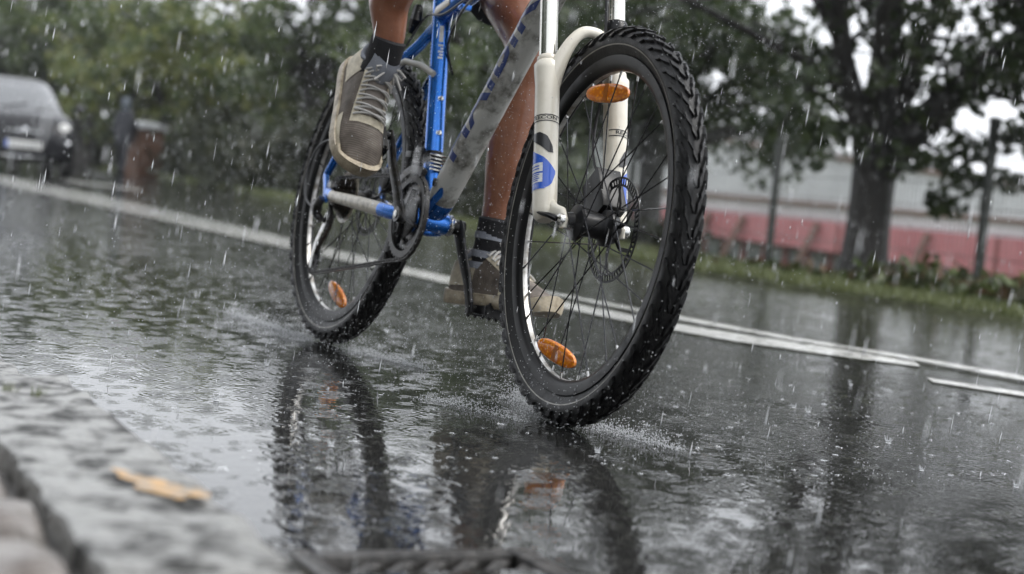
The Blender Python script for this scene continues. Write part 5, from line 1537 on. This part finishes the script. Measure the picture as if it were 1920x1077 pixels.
def spray():
    rs = np.random.RandomState(17); B = Matrix.Rotation(LEAN, 3, 'X')
    out = []; rr = []
    # thrown off the two tyres and past the down tube
    for cx, cz, n, rad_ in ((0, R, 2800, .335), (WB, R, 2300, .335)):
        w = rs.uniform(0, 2 * np.pi, n); q = rad_ + rs.exponential(.09, n)
        out.append(np.stack([cx + q * np.cos(w), rs.normal(0, .06, n), np.abs(cz + q * np.sin(w))], 1)); rr.append(rs.uniform(.0004, .0011, n))
    n = 3300; out.append(np.stack([rs.uniform(-.5, 1.3, n), rs.normal(0, .22, n), rs.uniform(.02, .75, n)], 1)); rr.append(rs.uniform(.0004, .0011, n))
    n = 3200; out.append(np.stack([rs.uniform(-.9, 1.6, n), rs.normal(0, .35, n), .004 + rs.exponential(.05, n)], 1)); rr.append(rs.uniform(.0005, .0012, n))
    c = np.concatenate(out); r = np.concatenate(rr)
    c = c @ np.array(B).T; c[:, 2] = np.maximum(c[:, 2], .003)
    drops('spray', c, r, 'fine water spray thrown up around the wheels of the bike')
spray()
def splashes():
    # little crowns of water all over the road; the largest few are things of their own
    rs = np.random.RandomState(9); n = 6000
    s = 1.5 - 15 * rs.uniform(0, 1, n) ** 1.5; l = rs.uniform(-.75, 3.8, n)
    V_, F_ = [], []
    k6 = 7
    for i in range(n):
        p = road_pt(s[i], l[i]); r = .0011 + .0055 * rs.uniform() ** 2.5; h = r * (.03 + .5 * rs.uniform() ** 2)
        a0 = rs.uniform(0, 6.28)
        b = len(V_)
        for q, (rr, z) in enumerate(((r * .7, .0015), (r * 1.1, h))):
            for k in range(k6):
                w = a0 + 2 * math.pi * k / k6; zz = z * (1 + (.7 * rs.uniform(-1, 1) if q else 0))
                V_.append((p.x + rr * math.cos(w), p.y + rr * math.sin(w), zz))
        for k in range(k6): F_.append((b + k, b + (k + 1) % k6, b + k6 + (k + 1) % k6, b + k6 + k))
    o = link_mesh('rain_splashes', quick_mesh('rain_splashes', np.array(V_), np.array(F_), [M['splash']], smooth=True)); setp(o, 'countless small splashes of raindrops on the wet road', 'splashes', kind='stuff')
    n = 3200; s = 1.0 - 7 * rs.uniform(0, 1, n) ** 1.5; l = rs.uniform(-.7, 3.2, n)
    c = np.stack([s * RD.x + l * RN.x, s * RD.y + l * RN.y, .002 + rs.exponential(.012, n)], 1)
    drops('droplets', c, rs.uniform(.0004, .0009, n), 'fine droplets bouncing off the wet asphalt')
splashes()
def crown_splash(px, py, size, label, seed):
    d = FWD + RGT * ((px - 960) / 2991.4) - UPV * ((py - 538.5) / 2991.4); p = CAM + d * (-CAM.z / d.z)
    r_ = random.Random(seed); g = MB()
    nj = 11
    g.tube([(0, 0, 0), (0, 0, .001)], [size * .8, size * .5], 14)
    g.lathe([(size * .42, 0), (size * .5, size * .3), (size * .62, size * .55)], 16); 
    rot = Matrix.Rotation(rad(90), 4, 'X')
    g.v[-48:] = [tuple(rot @ Vector(q)) for q in g.v[-48:]]
    for k in range(nj):
        w = 2 * math.pi * k / nj + r_.uniform(-.2, .2); h = size * r_.uniform(.7, 1.9); o = size * r_.uniform(.8, 1.2)
        c, s_ = math.cos(w), math.sin(w)
        g.tube([(size * .55 * c, size * .55 * s_, size * .35), (o * .8 * c, o * .8 * s_, h * .6), (o * c, o * s_, h)], [size * .10, size * .06, size * .03], 5)
        if r_.random() < .6:
            e = V(o * 1.15 * c, o * 1.15 * s_, h * 1.15); g.tube([e, e + V(0, 0, size * .1)], [size * .05, size * .04], 5)
    root = g.build('raindrop_splash', M['rain'], None); root.location = (p.x, p.y, .001)
    setp(root, label, 'splash', 'crown splashes of raindrops')
for i, (px, py, sz, lab) in enumerate(((1665, 832, .0075, 'tall crown splash of a raindrop right of the front wheel'), (620, 838, .0065, 'crown splash in the dark mirror image of the rear wheel'),
        (1120, 850, .006, 'crown splash just below the front tyre'), (1728, 884, .005, 'small bright splash below the tall crown splash'), (1905, 915, .006, 'bright splash at the right edge of the road'),
        (1515, 774, .007, 'splash nearest to the white lane line end'), (1488, 766, .006, 'left one of two close small splashes on the right'), (1595, 724, .005, 'small splash just below the white lane line'),
        (405, 752, .006, 'splash on the bright flooded patch at the left'), (500, 686, .006, 'splash left of the rear tyre contact'), (1255, 690, .005, 'splash beside the right side of the front tyre'))):
    crown_splash(px, py, sz, lab, 100 + i)
# bow wave ridges beside the tyres
for c, lab, ln in ((V(.02, -.02, 0), 'thin ridge of water pushed up by the rear tyre', .42), (V(1.09, -.02, 0), 'thin ridge of water pushed up by the front tyre', .3)):
    rs = np.random.RandomState(int(ln * 100)); n = 1500
    t = rs.uniform(0, 1, n); sd_ = np.where(rs.uniform(0, 1, n) < .5, 1, -1)
    x = c.x - .02 - t * ln * np.where(sd_ > 0, 1, .8); y = c.y + sd_ * (.03 + .22 * t * ln) + rs.normal(0, .006 + .012 * t, n)
    drops('bow_wave', np.stack([x, y, .001 + rs.exponential(.006, n)], 1), rs.uniform(.0005, .0014, n), lab)

def ground_at(px, py):
    d = FWD + RGT * ((px - 960) / 2991.4) - UPV * ((py - 538.5) / 2991.4); return CAM + d * (-CAM.z / d.z)
for (a_, b_, n, spread, up, lab) in ((ground_at(430, 588), ground_at(588, 642), 2600, .016, .007, 'thin white wake of water running back from the rear tyre'),
        (ground_at(650, 656), ground_at(800, 694), 1700, .016, .006, 'thin white wake of water ahead of the rear tyre'),
        (ground_at(1105, 800), ground_at(1275, 848), 1500, .02, .006, 'broken white wake of water beside the front tyre'),
        (ground_at(965, 742), ground_at(1015, 790), 1800, .02, .030, 'small fan of water thrown up on the near side of the front tyre')):
    rs = np.random.RandomState(n); t = rs.uniform(0, 1, n) ** .8; q = np.outer(1 - t, np.array(b_)) + np.outer(t, np.array(a_))
    q[:, :2] += rs.normal(0, 1, (n, 2)) * (spread * (.25 + t))[:, None]; q[:, 2] = .001 + rs.exponential(up, n)
    drops('wake', q, rs.uniform(.0004, .0015, n), lab)

# ------------------------------------------------------------------ damp air
def haze():
    g = MB(); g.box((-35, 5, 5.9), (150, 130, 18.6))
    m = bpy.data.materials.new('haze_air'); m.use_nodes = True; nt = m.node_tree; nt.nodes.clear()
    v = nt.nodes.new('ShaderNodeVolumePrincipled'); v.inputs['Color'].default_value = (.92, .94, .96, 1); v.inputs['Density'].default_value = HAZE
    o = nt.nodes.new('ShaderNodeOutputMaterial'); nt.links.new(v.outputs[0], o.inputs['Volume'])
    ob = g.build('haze', m, None, smooth=False); setp(ob, 'thin grey rain haze over the road', 'haze', kind='stuff')
HAZE = .0006
haze()
